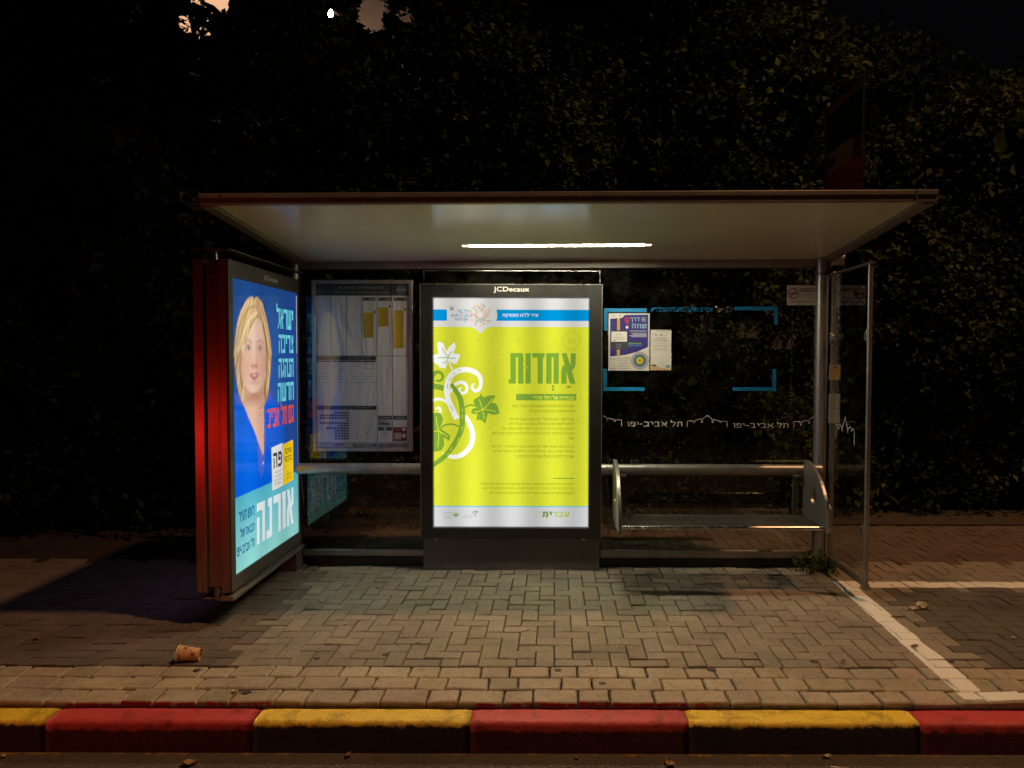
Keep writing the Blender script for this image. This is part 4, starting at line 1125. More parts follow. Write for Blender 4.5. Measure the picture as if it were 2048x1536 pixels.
YE = (.60, .40, .03)
for x0, y0, x1, y1 in ((513, 345, 594, 548), (634, 303, 718, 458), (759, 327, 840, 634)):
    A.rect(x0, y0, x1, y1, YE)
    A.rect(x1 + 1, 255, x1 + 3, y0, DK)
    A.layer()
    y = y0 + 8
    while y < y1 - 8:
        A.rect(x1 - random.uniform(30, 70), y, x1 - 5, y + 4, (.28, .19, .03)); y += 12
    y = 262
    while y < y0 - 8:
        A.rect(x1 - random.uniform(30, 70), y, x1 - 5, y + 3, (.38, .38, .4)); y += 11
for x, y in ((605, 342), (729, 298), (852, 320)): A.rect(x - 7, y - 11, x + 7, y + 10, (.25, .04, .05))
A.rect(134, 698, 615, 729, DK); A.layer(); A.text('תדירות', 445, 706, 515, 722, (.45, .46, .5)); A.text('ﻣﻮاﻋﻴﺪ', 385, 706, 432, 722, (.45, .46, .5)); A.ring(549, 714, 11, 3, (.45, .46, .5))
for x in (134, 258, 378, 498): A.rect(x, 734, x + 114, 745, DK)
for x in (134, 258, 378, 498):
    for y in range(760, 900, 20):
        if random.random() < .7: A.rect(x + random.uniform(8, 40), y, x + random.uniform(60, 108), y + 4, (.3, .3, .33))
A.rect(134, 908, 615, 911, (.35, .36, .4))
A.rect(134, 1100, 615, 1132, DK); A.layer(); A.text('מפת קווי התחנה', 442, 1110, 568, 1126, (.45, .46, .5)); A.text('ﺧﺮﻳﻄﺔ اﻟﻤﺤﻄﺔ', 342, 1110, 428, 1126, (.45, .46, .5))
for q, y in enumerate(range(1157, 1380, 21)):
    nn = (5, 10, 10, 1, 10, 4, 8, 5, 5, 5, 5)[q]
    for k in range(nn): A.rect(390 - k * 24 - 19, y - 7, 390 - k * 24, y + 7, (.09, .10, .16))
    A.disc(404, y, 5, (.3, .3, .3), 8); A.rect(412, y - 2, 428, y + 2, (.35, .35, .38))
A.rect(440, 1136, 612, 1384, (.7, .69, .68)); A.layer()
for q in range(26):
    x, y = random.uniform(448, 600), random.uniform(1142, 1378); A.stroke([(x, y), (x + random.uniform(-14, 14), y + random.uniform(-12, 12))], random.uniform(2, 6), random.choice([(.12, .12, .14), (.35, .1, .1), (.2, .3, .33), (.1, .1, .12)]), False)
for x in (630, 752): A.rect(x, 1180, x + 110, 1210, DK)
A.rect(630, 1212, 740, 1262, (.5, .52, .55)); A.layer(); A.rect(634, 1214, 690, 1236, (.45, .42, .06)); A.rect(634, 1237, 720, 1254, (.05, .12, .25)); A.rect(640, 1190, 730, 1200, (.4, .41, .44)); A.rect(770, 1190, 845, 1200, (.4, .41, .44))
A.rect(630, 1272, 740, 1301, (.05, .12, .13)); A.layer(); A.disc(685, 1287, 12, (.6, .6, .6)); A.rect(670, 1316, 700, 1322, (.2, .2, .2)); 
for y in range(1330, 1362, 8): A.rect(650, y, 720, y + 2, (.4, .4, .42))
A.rect(752, 1275, 860, 1384, (.24, .012, .025)); A.layer(); A.disc(838, 1292, 14, (.6, .6, .6)); A.disc(838, 1342, 17, (.55, .55, .55)); A.rect(760, 1318, 816, 1374, (.5, .42, .43)); A.rect(764, 1288, 815, 1293, (.5, .3, .3)); A.rect(764, 1299, 812, 1303, (.5, .3, .3))
A.rect(275, 1412, 342, 1424, (.28, .08, .1)); A.rect(420, 1412, 615, 1428, (.1, .1, .12)); A.rect(634, 1412, 865, 1428, (.12, .12, .13)); A.layer(); A.rect(450, 1415, 590, 1424, (.45, .45, .45)); A.rect(660, 1416, 720, 1424, (.4, .4, .42)); A.rect(740, 1416, 840, 1423, (.3, .3, .32))
A.STEP = .0002
A.build('timetable_sheet', printed('timetable_paper', .55, .6), tb, (-1.427, 5.7102, 1.521))

# ================================================================== PAPERS STUCK TO THE GLASS
def sheet(name, label, cat, x0, y0, x1, y1, draw, group=None):
    """Z6 drawing units around the right-hand back glass"""
    s = .000832
    cx, cy = (x0 + x1) / 2, (y0 + y1) / 2
    loc = (1.157 + (cx - 1025.6) * s, 5.7835, 1.140 - (cy - 1242.4) * s)
    t = thing(name, loc, label, cat, group)
    hw, hh = (x1 - x0) / 2 * s, (y1 - y0) / 2 * s
    b = MB(); b.box(loc[0] - hw, loc[0] + hw, 5.7825, 5.7845, loc[2] - hh, loc[2] + hh); b.build('paper', M['paper'], t)
    A = Art(cx, cy, s); A.STEP = .0002
    draw(A)
    A.build('print', M['vinyl'], t, (loc[0], 5.7824, loc[2]))
    return t
M['paper'] = surf('white_paper', (.62, .60, .56), .5, 0, .06, 9)
def d1(A):
    NV = (.035, .025, .20); W = (.66, .65, .62); G = (.3, .3, .32)
    A.poly([(132, 355), (240, 345), (262, 320), (474, 316), (474, 608), (380, 650), (280, 678), (132, 694)], NV)
    A.layer()
    A.rect(194, 348, 220, 690, (.62, .36, .04)); A.layer()
    A.text('דרך', 312, 342, 398, 388, (.25, .42, .55), .03); A.text('שווה', 326, 398, 460, 440, (.25, .42, .55), .03)
    for y in (342, 356, 370): A.rect(414, y, 452, y + 7, (.35, .42, .5))
    A.disc(284, 362, 23, (.5, .03, .06)); A.poly([(264, 372), (304, 372), (286, 410)], (.5, .03, .06)); A.disc(284, 430, 13, W); A.layer(); A.disc(284, 362, 9, NV)
    A.rect(134, 458, 290, 632, (.05, .05, .07)); A.layer(); A.rect(143, 470, 284, 560, W); A.layer()
    A.rect(165, 518, 255, 523, (.4, .3, .1)); A.rect(180, 535, 262, 539, (.15, .15, .15)); A.disc(172, 547, 7, (.1, .1, .1), 10); A.rect(192, 488, 198, 506, (.2, .2, .2)); A.rect(216, 488, 228, 500, (.2, .2, .2)); A.ring(210, 598, 17, 3, (.4, .4, .4))
    A.rect(296, 570, 416, 582, (.10, .28, .06)); A.rect(296, 586, 416, 602, (.06, .14, .35))
    for i, y in enumerate((464, 484, 496, 505, 516)): A.rect(308 + i % 3 * 14, y - 3, 460, y + 2, (.5, .52, .58))
    for r, c in ((80, (.30, .26, .34)), (71, (.48, .46, .52)), (66, (.30, .28, .38)), (54, (.05, .17, .20)), (33, (.50, .45, .03)), (17, (.55, .33, .02))):
        A.disc(401, 730, r, c, 32); A.layer()
    A.disc(401, 731, 7, (.35, .06, .03), 10)
    for y, x in ((702, 255), (712, 190), (730, 200), (750, 232), (762, 215), (782, 190), (800, 205)): A.rect(x, y, 314, y + 4, G)
    for x, y in ((132, 710), (160, 712), (135, 798), (162, 797)): A.rect(x, y, x + 14, y + 12, G)
    A.rect(150, 326, 180, 332, G); A.disc(218, 326, 8, G, 10)
sheet('notice', 'blue and white transit notice with a red map pin, stuck on the glass', 'notice', 117, 305, 487, 822, d1)
def d2(A):
    G = (.12, .12, .12)
    A.rect(545, 459, 676, 465, (.18, .3, .32)); A.poly([(533, 500), (545, 490), (557, 505)], G); A.disc(592, 500, 9, G, 8); A.disc(634, 502, 6, (.4, .4, .4), 8)
    A.text('היכן איפה אני?', 545, 524, 638, 540, G, .03); A.text('נוסעים ולא רואים', 530, 542, 652, 558, G, .03)
    for y in (572, 590, 600, 622, 632): A.rect(528 + (y % 5) * 3, y, 655, y + 4, (.38, .37, .36))
    A.poly([(499, 768), (560, 784), (640, 806), (684, 812), (684, 817), (499, 817)], (.55, .36, .18)); A.layer(); A.poly([(502, 766), (535, 765), (556, 774), (545, 784), (510, 776)], (.08, .06, .05)); A.rect(636, 770, 674, 796, (.22, .32, .30)); A.rect(566, 750, 610, 753, (.4, .4, .4))
sheet('notice', 'small cream leaflet with a sandy foot, on the glass right of the blue transit notice', 'notice', 497, 452, 685, 818, d2)
def d3(A):
    Rd = (.22, .02, .02); G = (.3, .14, .13)
    A.ring(1781, 122, 44, 8, Rd); A.stroke([(1752, 156), (1808, 92)], 8, Rd, False); A.rect(1746, 118, 1815, 130, Rd)
    A.rect(1836, 76, 1975, 84, Rd); A.rect(1836, 92, 1972, 102, Rd); A.rect(1850, 107, 1930, 110, G)
    for y in (122, 135, 150, 158): A.rect(1842 + (y % 3) * 12, y, 1968, y + 3, G)
    A.rect(1738, 190, 1968, 195, G); A.rect(1770, 202, 1930, 205, G)
M['paper_pink'] = M['paper']
sheet('no_smoking_sign', 'pale pink no-smoking sign high on the glass beside the right-hand post', 'sign', 1724, 48, 1986, 228, d3)
# stickers on the stile by the right-hand post
def sticker(z0, z1, label, col, draw):
    loc = (2.07, 5.69, (z0 + z1) / 2)
    t = thing('sticker', loc, label, 'sticker', 'stickers beside the right-hand post')
    b = MB(); b.box(2.028, 2.112, 5.6865, 5.6885, z0, z1); b.build('film', surf('sticker_film', col, .45, 0, .12, 30), t)
    A = Art(0, 0, 1., up=True); A.STEP = .0002; draw(A, (z1 - z0) / 2); A.build('print', M['vinyl'], t, (2.07, 5.6864, loc[2]))
def ds1(A, h):
    A.rect(-.012, -h + .008, .036, h - .02, (.55, .33, .02)); A.layer(); A.rect(-.01, h - .028, .02, h - .014, (.1, .07, .03))
    for i in range(4): A.rect(-.005, h - .045 - i * .012, .03, h - .049 - i * .012, (.3, .18, .02))
def ds2(A, h):
    for i in range(3): A.rect(-.03, h - .03 - i * .02, .02 - i * .01, h - .035 - i * .02, (.3, .32, .3))
sticker(1.427, 1.54, 'yellow sticker, top one in the column beside the right-hand post', (.42, .33, .17), ds1)
sticker(1.216, 1.325, 'pale grey sticker just below the yellow one, middle of the column', (.34, .37, .35), ds2)
sticker(1.106, 1.212, 'pale grey sticker at the bottom of the column beside the right-hand post', (.38, .40, .37), ds2)

# ================================================================== FLAG SIGN ON THE ROOF
fs = thing('bus_stop_sign', (1.873, 5.0, 2.46), 'tall flag sign standing on the roof at its right end, blue above red', 'sign')
b = MB(); b.box(1.867, 1.879, 4.738, 5.33, 2.455, 3.30)
b.build('sign_board', surf('sign_back', (.05, .05, .06), .5, .1, .2, 5), fs)
b = MB(); b.box(1.865, 1.881, 4.730, 4.7375, 2.455, 3.31); b.box(1.865, 1.881, 5.3305, 5.34, 2.455, 3.31); b.box(1.866, 1.880, 4.738, 5.33, 3.3005, 3.31); b.build('sign_frame', M['black'], fs)
b = MB(); b.tube([(1.873, 5.36, 2.40), (1.873, 5.36, 3.34)], .017, 10); b.build('sign_pole', M['fascia'], fs, smooth=True)
A = Art(0, 0, 1., up=True)
A.rect(-.29, -.42, .29, .42, (.02, .03, .07)); A.layer(); A.rect(-.29, -.42, .29, -.04, (.60, .10, .05)); A.rect(-.29, -.04, .16, .10, (.5, .47, .46)); A.rect(.17, -.02, .29, .015, (.26, .24, .24)); A.rect(.17, .04, .29, .09, (.2, .19, .2)); A.rect(-.29, .36, .29, .42, (.3, .25, .22))
A.layer()
for i in range(9): A.rect(-.28, -.08 - i * .036, .28, -.086 - i * .036, (.22, .04, .02))
A.poly([(-.27, .0), (-.15, .0), (-.15, .06), (-.27, .06)], (.12, .12, .13))
A.build('sign_face', printed('sign_print', .4), fs, (1.8665, 5.033, 2.88), R(-90))
# ================================================================== LITTER
def cup():
    t = thing('paper_cup', (-1.90, 3.955, .0), 'brown patterned paper cup lying on its side on the pavers', 'cup')
    m, nt, out = new_mat('kraft_cup')
    p = N(nt, "ShaderNodeBsdfPrincipled", Roughness=.55)
    tc = N(nt, "ShaderNodeTexCoord"); vo = N(nt, "ShaderNodeTexVoronoi", Scale=38.); vo.distance = 'CHEBYCHEV'
    nt.links.new(tc.outputs['Object'], vo.inputs['Vector'])
    r = ramp(nt, vo.outputs['Distance'], [(.30, (.22, .09, .035)), (.36, (.55, .30, .15)), (.6, (.62, .36, .19))])
    nt.links.new(r.outputs[0], p.inputs['Base Color']); nt.links.new(p.outputs[0], out.inputs[0])
    n = 36; rb, rt, L = .031, .041, .112
    ax = Vector((1, .10, -.085)).normalized()      # from the mouth to the foot
    side = Vector((0, 0, 1)).cross(ax).normalized(); up = ax.cross(side)
    c0 = Vector((-1.958, 3.95, rt + .003))
    def ring(d, r): return [c0 + ax * d + (side * math.cos(q) + up * math.sin(q)) * r for q in np.linspace(0, 2 * math.pi, n, endpoint=False)]
    rs = [ring(.004, rt), ring(.04, rt - .0036), ring(.08, rt - .0070), ring(L, rb), ring(L, rb - .002), ring(L - .008, rb - .002), ring(.004, rt - .0014)]
    b = MB(); vs = [v for g in rs for v in g]; fs_ = []
    for k in range(len(rs) - 1):
        if k == 4: continue
        fs_ += [(k * n + i, k * n + (i + 1) % n, (k + 1) * n + (i + 1) % n, (k + 1) * n + i) for i in range(n)]
    fs_ += [tuple(5 * n + i for i in range(n))]
    fs_ += [(4 * n + i, 4 * n + (i + 1) % n, 5 * n + (i + 1) % n, 5 * n + i) for i in range(n)]
    b.add(vs, fs_); b.build('cup_wall', m, t, smooth=True)
    pts = [c0 + ax * .003 + (side * math.cos(q) + up * math.sin(q)) * (rt + .0006) for q in np.linspace(0, 2 * math.pi, n + 1)]
    b = MB(); b.tube(pts, .0024, 8, cap=False); b.build('rim', surf('cup_rim', (.68, .6, .5), .5, 0, .05, 20), t, smooth=True)
cup()
M['rubble'] = surf('pale_rubble', (.42, .36, .25), .9, 0, .3, 40, .8, 80)
M['dry_leaf'] = surf('dry_leaf', (.26, .13, .05), .7, 0, .4, 40, .4, 60)
M['pale_leaf'] = surf('faded_leaf', (.45, .36, .22), .7, 0, .3, 40, .4, 60)
M['butt'] = surf('cigarette_paper', (.62, .58, .5), .6, 0, .1, 60)
M['gum'] = surf('trodden_gum', (.06, .052, .045), .8, 0, .3, 60)
def lump(name, x, y, r, label, cat, mat, flat=.6, group=None, seed=0):
    from mathutils import noise as mn
    bm = bmesh.new(); bmesh.ops.create_icosphere(bm, subdivisions=3, radius=r)
    for v in bm.verts:
        d = mn.noise(v.co * (1.6 / r) + Vector((seed * 7.1, 0, 0))) * .45 + mn.noise(v.co * (4 / r) + Vector((0, seed, 0))) * .16
        v.co *= 1 + d; v.co.z = max(v.co.z * flat, -r * flat * .55)
    me = bpy.data.meshes.new(name); bm.to_mesh(me); bm.free(); me.materials.append(mat)
    o = link_mesh(name, me); o.location = (x, y, r * flat * .55 + .001); o.rotation_euler[2] = seed
    return tag(o, label, cat, group)
lump('rubble_lump', 2.262, 4.805, .026, 'smaller pale lump of rubble on the dark pavers, right of the white line', 'rubble', M['rubble'], .6, None, 3)
lump('rubble_lump', 2.330, 4.835, .036, 'larger pale lump of rubble on the dark pavers, right of the white line', 'rubble', M['rubble'], .75, None, 5)
def fallen_leaf(x, y, z, l, rot, label, mat, group='fallen leaves and scraps'):
    b = MB()
    P = []
    for i, (t, wd) in enumerate(((0, .02), (.2, .32), (.45, .46), (.75, .30), (1, .02))):
        for sgn in (-1, 0, 1):
            P.append(((t - .5) * l, sgn * wd * l * .75, .004 + (abs(sgn) * .16 + (t - .5) ** 2 * .5) * l * random.uniform(.5, 1.2)))
    F = [(i * 3 + j, i * 3 + j + 1, i * 3 + j + 4, i * 3 + j + 3) for i in range(4) for j in (0, 1)]
    b.add(P, F)
    o = b.build('fallen_leaf', mat); o.location = (x, y, z); o.rotation_euler[2] = rot
    md = o.modifiers.new('thick', 'SOLIDIFY'); md.thickness = .0012
    return tag(o, label, 'leaf', group)
fallen_leaf(-1.50, 4.915, .002, .05, .4, 'dry leaf on the pavers right of the blue ad panel', M['pale_leaf'])
fallen_leaf(-1.235, 4.50, .002, .035, 1.2, 'small pale scrap on the pavers, nearest one right of the paper cup', M['pale_leaf'])
fallen_leaf(.92, 4.74, .002, .05, .2, 'curled leaf on the pavers in front of the left half of the bench', M['dry_leaf'])
fallen_leaf(1.02, 4.27, .002, .035, 2., 'pale scrap midway between the bench and the yellow kerbstone', M['pale_leaf'])
fallen_leaf(1.51, 3.96, .002, .045, .9, 'brown leaf beside the stone border, in line with the bench end', M['dry_leaf'])
fallen_leaf(1.975, 4.16, .002, .055, .5, 'brown leaf lying on the long white line', M['dry_leaf'])
fallen_leaf(-1.56, 3.24, ROAD_Z + .002, .07, .3, 'yellow-brown leaf on the road below the left red kerbstone', M['dry_leaf'])
fallen_leaf(.50, 3.245, ROAD_Z + .002, .06, 1.9, 'brown leaf on the road under the joint of the middle red kerbstone', M['dry_leaf'])
fallen_leaf(-1.51, 3.58, .003, .04, 2.4, 'pale scrap on the stone border above the left red kerbstone', M['pale_leaf'])
for i in range(16):
    x_, y_ = [(-2.4, 3.30), (-.9, 3.31), (.1, 3.30), (1.2, 3.315), (2.2, 3.30), (-.5, 4.9), (.5, 5.05), (1.35, 4.55), (-.75, 4.2), (.35, 4.15), (1.7, 4.6), (-2.9, 4.25), (2.6, 4.3), (2.9, 5.6), (-1.2, 5.2), (1.55, 5.0)][i]
    fallen_leaf(x_, y_, (ROAD_Z if y_ < 3.4 else 0) + .002, random.uniform(.022, .042), random.uniform(0, 6), 'small dry scrap of leaf lying loose on the ground', M['dry_leaf'] if i % 3 else M['pale_leaf'], 'small loose leaf scraps on the ground')
def butt(x, y, z, rot, label):
    b = MB(); b.tube([(-.028, 0, .0045), (.006, 0, .0045)], .0042, 10, 0); b.tube([(.0062, 0, .0045), (.028, 0, .0045)], .0043, 10, 1)
    o = b.build('cigarette_butt', [M['butt'], M['pale_leaf']]); o.location = (x, y, z); o.rotation_euler[2] = rot
    return tag(o, label, 'cigarette butt', 'cigarette butts')
butt(-.168, 4.41, .002, .6, 'cigarette butt on the pavers in front of the green poster')
butt(1.21, 3.225, ROAD_Z + .002, -.2, 'cigarette butt on the road below the yellow kerbstone in front of the bench')
for (x, y) in ((-1.81, 3.84), (-1.455, 3.585), (-1.25, 4.0), (.02, 3.85), (.235, 3.695), (1.36, 3.97), (2.08, 3.97), (-.9, 4.05), (.8, 3.86)):
    b = MB(); r = random.uniform(.014, .024)
    b.prism([(r * random.uniform(.8, 1.15) * math.cos(a), r * random.uniform(.7, 1.) * math.sin(a)) for a in np.linspace(0, 6.28, 14, endpoint=False)], lambda a, c, t: (a, c, t), 0, .0022)
    o = b.build('gum_spot', M['gum']); o.location = (x, y, .0012)
    tag(o, 'dark round spot of trodden gum on the paving', 'gum', 'dark gum spots on the paving')

# ================================================================== PLANTS
def leaf_mat(name, dark, mid, light):
    m, nt, out = new_mat(name)
    p = N(nt, "ShaderNodeBsdfPrincipled", Roughness=.6)
    p.inputs['Specular IOR Level'].default_value = .12
    geo = N(nt, "ShaderNodeNewGeometry")
    r = ramp(nt, geo.outputs['Random Per Island'], [(0, dark), (.6, mid), (1, light)])
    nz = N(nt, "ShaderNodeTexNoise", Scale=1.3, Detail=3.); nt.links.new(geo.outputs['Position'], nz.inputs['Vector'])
    r2 = ramp(nt, nz.outputs['Fac'], [(.42, (.22, .24, .22)), (.64, (1.35, 1.3, 1.15))])  # broad noise paints lit and shaded clumps into the leaf colour
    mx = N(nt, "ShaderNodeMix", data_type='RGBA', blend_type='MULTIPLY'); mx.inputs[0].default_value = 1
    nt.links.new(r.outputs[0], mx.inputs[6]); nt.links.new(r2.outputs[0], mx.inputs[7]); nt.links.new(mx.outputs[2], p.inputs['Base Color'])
    tr = N(nt, "ShaderNodeBsdfTranslucent"); nt.links.new(mx.outputs[2], tr.inputs[0])
    ms = N(nt, "ShaderNodeMixShader"); ms.inputs[0].default_value = .2
    nt.links.new(p.outputs[0], ms.inputs[1]); nt.links.new(tr.outputs[0], ms.inputs[2])
    nt.links.new(ms.outputs[0], out.inputs[0])
    return m
THIN = [(-2.16, 4.87, .08, .10), (-1.38, 4.86, .09, .12), (-2.45, 5.02, .06, .05), (-1.74, 4.90, .17, .20), (-3.22, 5.0, .18, .10), (-2.9, 5.08, .12, .1)]   # thin places high in the crowns where the lit wall shows
def thin_out(c):
    keep = np.ones(len(c), bool)
    for x, z, rx, rz_ in THIN:
        u = (c[:, 0] - x + (c[:, 1] - 7.5) * .29) / rx; q = (c[:, 2] - z - (c[:, 1] - 7.5) * .44) / rz_
        keep &= ~(u * u + q * q < rng.uniform(.75, 1.5, len(c)))
    return keep
def foliage(name, mat, parent, lobes, n_twigs, per, size, spread=.16, inner=.75, fill=.22, fs=2.2):
    """leaves on twigs scattered through the outer shell of the lobes, larger old leaves deep inside"""
    L = np.array(lobes, float)
    area = (L[:, 3] * L[:, 5] + L[:, 4] * L[:, 5] + L[:, 3] * L[:, 4]); pr = area / area.sum()
    idx = rng.choice(len(L), n_twigs, p=pr)
    d = rng.normal(size=(n_twigs, 3)); d /= np.linalg.norm(d, axis=1)[:, None]
    rad = rng.uniform(inner, 1.08, n_twigs) ** .6
    tw = L[idx, :3] + d * L[idx, 3:6] * rad[:, None]
    td = d * .6 + rng.normal(size=(n_twigs, 3)) * .6 + np.array((0, 0, .15)); td /= np.linalg.norm(td, axis=1)[:, None]
    n = n_twigs * per
    t = np.tile(np.linspace(0, 1, per), n_twigs)
    C = np.repeat(tw, per, 0) + np.repeat(td, per, 0) * (t * spread)[:, None] + rng.normal(size=(n, 3)) * spread * .18
    D = np.repeat(td, per, 0) * .5 + rng.normal(size=(n, 3)) * .75 + np.array((0, 0, -.15)); D /= np.linalg.norm(D, axis=1)[:, None]
    U = rng.normal(size=(n, 3)) * .5 + np.array((0, -.45, .85))
    S = np.cross(D, U); S /= np.linalg.norm(S, axis=1)[:, None] + 1e-9
    Nn = np.cross(S, D)
    ln = size * rng.uniform(.6, 1.35, n)[:, None]; wd = ln * rng.uniform(.24, .36, n)[:, None]
    ok = (C[:, 2] > .02) & thin_out(C + D * ln * .5)
    v = np.stack([C, C + D * ln * .42 + S * wd + Nn * ln * .10, C + D * ln - Nn * ln * .08, C + D * ln * .42 - S * wd + Nn * ln * .10, C + D * ln * .45], 1)[ok]
    n = len(v)
    F = (np.arange(n)[:, None, None] * 5 + np.array([[0, 1, 4], [1, 2, 4], [2, 3, 4], [3, 0, 4]])[None]).reshape(-1, 3)
    # deep filling
    k = int(n_twigs * fill)
    idx = rng.choice(len(L), k, p=pr); d = rng.normal(size=(k, 3)); d /= np.linalg.norm(d, axis=1)[:, None]
    c = L[idx, :3] + d * L[idx, 3:6] * (rng.uniform(0, .42, k) ** .5)[:, None]
    a = rng.normal(size=(k, 3)); a /= np.linalg.norm(a, axis=1)[:, None]; e = np.cross(a, rng.normal(size=(k, 3))); e /= np.linalg.norm(e, axis=1)[:, None]
    s_ = size * fs
    v2 = np.stack([c - a * s_, c + e * s_ * .5, c + a * s_, c - e * s_ * .5], 1)
    v2 = v2[(v2[:, :, 2] > .02).all(1) & thin_out(v2[:, 0]) & thin_out(v2[:, 2]) & thin_out(c)]; k = len(v2)
    F2 = (np.arange(k)[:, None, None] * 4 + np.array([[0, 1, 2], [0, 2, 3]])[None]).reshape(-1, 3) + n * 5
    V = np.concatenate([v.reshape(-1, 3), v2.reshape(-1, 3)]); F = np.concatenate([F, F2])
    me = bpy.data.meshes.new(name)
    me.vertices.add(len(V)); me.vertices.foreach_set('co', V.ravel().astype('f'))
    me.loops.add(F.size); me.loops.foreach_set('vertex_index', F.ravel().astype('i'))
    me.polygons.add(len(F)); me.polygons.foreach_set('loop_start', np.arange(0, F.size, 3, dtype='i')); me.polygons.foreach_set('loop_total', np.full(len(F), 3, 'i'))
    me.update(); me.validate()
    me.materials.append(mat)
    return link_mesh(name, me, parent)
def branchy(name, parent, base, tips, r, mat):
    b = MB()
    base = Vector(base)
    for i, tp in enumerate(tips):
        tp = Vector(tp); mid = base.lerp(tp, .5) + Vector((random.uniform(-.15, .15), random.uniform(-.12, .12), random.uniform(-.1, .25)))
        q = base + Vector((random.uniform(-.06, .06), random.uniform(-.05, .05), 0))
        pts = [Vector(p) for p in []]
        for t in np.linspace(0, 1, 8):
            pts.append(q * (1 - t) ** 2 + mid * 2 * t * (1 - t) + tp * t * t)
        b.tube(pts, [r * (1 - .75 * t) for t in np.linspace(0, 1, 8)], 8)
    return b.build(name, mat, parent, smooth=True)
M['bark'] = surf('bark', (.10, .075, .055), .85, 0, .4, 14, .8, 40)
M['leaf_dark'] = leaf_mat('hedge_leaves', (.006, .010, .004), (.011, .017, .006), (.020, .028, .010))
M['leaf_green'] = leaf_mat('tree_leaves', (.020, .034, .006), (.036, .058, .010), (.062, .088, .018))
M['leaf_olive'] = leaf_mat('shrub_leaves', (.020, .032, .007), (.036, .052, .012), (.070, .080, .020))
def lobes_in(x0, x1, y, z0, top, step=.75, r=.72, ydepth=.55, keep=1., gaps=()):
    out = []
    x = x0
    while x <= x1:
        z = z0 + random.uniform(0, .3)
        while z < top(x):
            q = r * random.uniform(.75, 1.2)
            p = (x + random.uniform(-.25, .25), y + random.uniform(-.3, .35) , z)
            if random.random() < keep and not any(abs(p[0] - gx) < gw and abs(p[2] - gz) < gh for gx, gz, gw, gh in gaps):
                out.append((*p, q, ydepth * random.uniform(.7, 1.2), q * random.uniform(.8, 1.1)))
            z += step * random.uniform(.8, 1.15)
        x += step * random.uniform(.85, 1.1)
    return out
ground_sheet('planting_bed', -12, 12, 7.25, 11.0, .012, M['soil'])
t = thing('hedge', (-4.6, 7.6, 0), 'dark dense hedge rising behind the blue ad panel to the left', 'hedge')
lo = lobes_in(-8.2, -2.35, 7.15, .25, lambda x: 6.0, gaps=((-3.2, 5.0, .25, .27), (-1.95, 4.98, .40, .36)))
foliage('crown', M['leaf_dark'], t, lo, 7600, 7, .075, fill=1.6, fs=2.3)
branchy('stems', t, (-4.6, 7.6, 0), [(-5.2, 7.0, 3.6), (-4.2, 7.6, 3.2), (-6.8, 7.6, 3.4), (-3.0, 7.6, 3.0)], .05, M['bark'])
t = thing('tree', (.6, 8.0, 0), 'leafy broadleaf tree filling the upper centre behind the shelter roof', 'tree')
lo = lobes_in(-2.5, 2.3, 7.7, 2.6, lambda x: 6.2 if x < 1.9 else 4.9, gaps=((-1.95, 4.98, .40, .36),))
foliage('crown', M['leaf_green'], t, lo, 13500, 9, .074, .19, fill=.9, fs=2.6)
branchy('trunk', t, (.6, 8.0, 0), [(-1.4, 7.7, 4.2), (.1, 7.7, 5.0), (1.4, 7.7, 4.6), (.5, 7.8, 3.4)], .11, M['bark'])
t = thing('shrub', (-.6, 7.55, 0), 'low leafy shrub seen through the glass behind the rail and bench', 'shrub')
lo = lobes_in(-2.3, 2.5, 7.6, .22, lambda x: 2.5, .62, .52, .4)
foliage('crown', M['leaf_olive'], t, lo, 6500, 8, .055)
branchy('stems', t, (-.6, 7.6, 0), [(-1.6, 7.5, 1.6), (0, 7.5, 1.7), (1.2, 7.5, 1.5), (2.0, 7.6, 1.2)], .03, M['bark'])
t = thing('bush', (4.6, 8.1, 0), 'tall loose bush to the right of the shelter, lower than the tree', 'bush')
lo = lobes_in(2.75, 8.4, 8.1, .25, lambda x: 4.0 + .25 * math.sin(x * 2.3) + (.25 if x > 4.6 else 0) - (.5 if x < 3.1 else 0))
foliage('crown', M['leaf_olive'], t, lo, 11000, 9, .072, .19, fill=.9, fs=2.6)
branchy('stems', t, (4.6, 8.1, 0), [(3.4, 8.0, 3.2), (4.4, 8.0, 3.6), (5.6, 8.0, 3.5), (6.8, 8.1, 3.2)], .05, M['bark'])
t = thing('weed', (1.99, 5.62, 0), 'small green weed growing at the foot of the right-hand post', 'weed')
foliage('leaves', M['leaf_green'], t, [(1.98, 5.65, .05, .09, .06, .06), (1.90, 5.66, .035, .07, .05, .045), (1.80, 5.68, .03, .06, .04, .03)], 34, 6, .04, .06)
branchy('stem', t, (1.98, 5.65, 0), [(1.95, 5.63, .1), (2.03, 5.62, .09), (1.86, 5.65, .07)], .004, M['bark'])

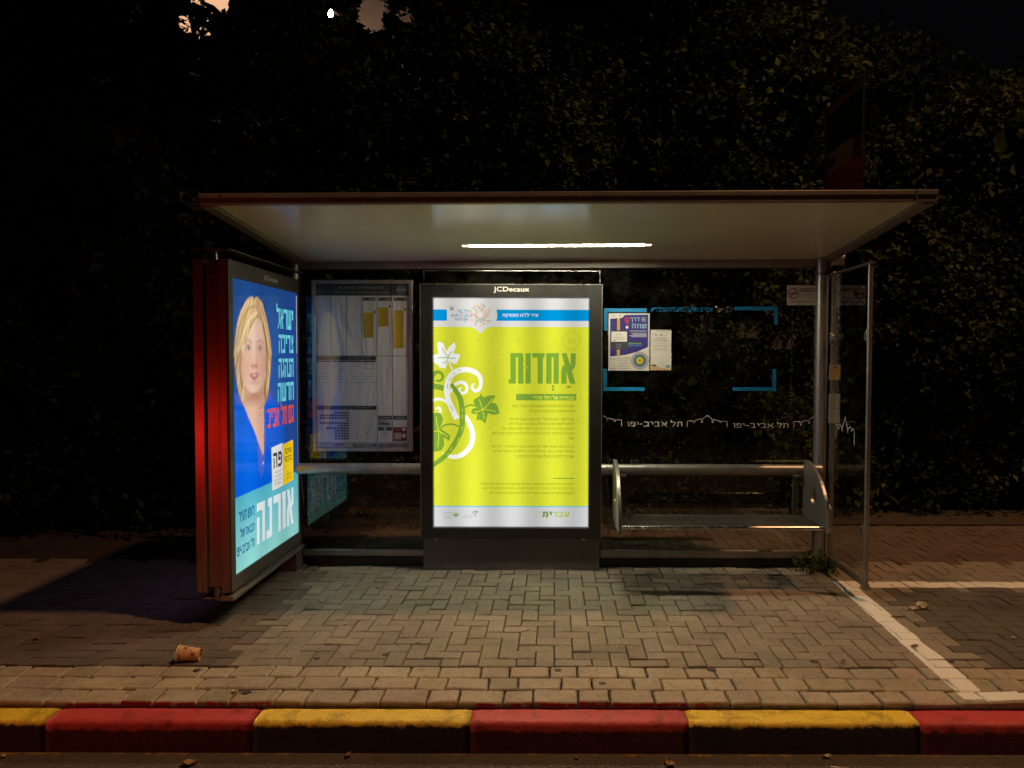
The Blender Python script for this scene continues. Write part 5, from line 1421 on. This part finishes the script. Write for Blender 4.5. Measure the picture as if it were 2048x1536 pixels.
# ================================================================== BUILDINGS
M['plaster'] = surf('pinkish_plaster', (.48, .40, .34), .85, 0, .15, 2.5, .3, 20)
M['dark_glass'] = surf('dark_window', (.02, .022, .025), .15, 0, .1, 5)
def wall_building(name, label, x0, x1, y0, y1, h, fy, wins, mat, lit=()):
    t = thing(name, ((x0 + x1) / 2, (y0 + y1) / 2, 0), label, 'building')
    b = MB(); b.box(x0, x1, y0, y1, 0, h); b.build('walls', mat, t)
    b = MB(); b.box(x0 - .15, x1 + .15, y0 - .15, y1 + .15, h + .001, h + .25); b.build('roof_slab', M['plinth'], t)
    d = -1 if fy == y0 else 1
    for i, (xa, xb, za, zb) in enumerate(wins):
        b = MB(); f = .07
        for (p, q, r_, s_) in ((xa - f, xa, za - f, zb + f), (xb, xb + f, za - f, zb + f), (xa, xb, zb, zb + f), (xa, xb, za - f, za), ((xa + xb) / 2 - .03, (xa + xb) / 2 + .03, za, zb)):
            ya, yb = sorted((fy + d * .001, fy + d * .06)); b.box(p, q, ya, yb, r_, s_)
        wf = b.build('window', M['white_plastic'], t)
        ya, yb = sorted((fy + d * .0012, fy + d * .02)); b = MB(); b.box(xa, xb, ya, yb, za, zb); b.build('pane', lit[i] if i < len(lit) and lit[i] else M['dark_glass'], wf)
    return t
warm = emit('lit_window', (1.0, .55, .3), .9)
wall_building('apartment_building', 'plastered building behind the trees, its wall lit by a lamp at the top left', -10, 2.75, 15, 22, 11, 15,
              [(-9.3, -8.2, 6.9, 8.2), (-7.3, -6.2, 7.3, 8.5), (-2.6, -1.4, 6.4, 7.8), (.2, 1.4, 6.4, 7.8), (-8.5, -7.3, 3.4, 4.8), (-2.6, -1.4, 3.2, 4.6), (.2, 1.4, 3.2, 4.6)], M['plaster'], [None, warm])
warm2 = emit('shop_window', (1.0, .5, .26), .32)
t = thing('wall_lamp', (-3.92, 14.9, 7.6), 'bright bare lamp on the building wall, shining through the leaves at top left', 'lamp')
b = MB(); b.box(-3.97, -3.87, 14.90, 14.999, 7.55, 7.75); b.tube([(-3.92, 14.91, 7.65), (-3.92, 14.2, 7.85), (-3.92, 13.6, 7.74), (-3.92, 13.6, 7.62)], .02, 8); b.build('bracket', M['dark_metal'], t)
bm = bmesh.new(); bmesh.ops.create_uvsphere(bm, u_segments=20, v_segments=12, radius=.055); me = bpy.data.meshes.new('bulb'); bm.to_mesh(me); bm.free(); me.transform(Matrix.Diagonal((.75, .75, 1.5, 1))); me.transform(Matrix.Translation((-3.92, 13.6, 7.545))); me.materials.append(emit('lamp_glow', (1.0, .66, .46), 190)); link_mesh('bulb', me, t)
# across the road, behind the camera: what the glass reflects
wall_building('shop_building', 'plain street building across the road with lit ground-floor windows', -14, 16, -24, -16, 9, -16,
              [(5.2, 6.1, 2.5, 3.1), (6.4, 7.2, 2.3, 3.0), (7.7, 8.6, 1.9, 2.6), (-3, -2, 4.5, 5.6), (-9, -8, 4.3, 5.6)], M['plaster'], [warm2, warm2, warm2])
t = thing('street_tree', (6.6, -13.5, 0), 'dark street tree across the road in front of the lit shop windows', 'tree')
lo = [(5.4 + .55 * i, -13.5 + .3 * (i % 2), 2.6 + .35 * (i % 3), .5, .5, .5) for i in range(7)]
foliage('crown', M['leaf_dark'], t, lo, 900, 6, .12, .2)
branchy('trunk', t, (6.6, -13.5, 0), [(5.8, -13.5, 2.6), (6.8, -13.4, 3.0), (7.8, -13.5, 2.7)], .1, M['bark'])
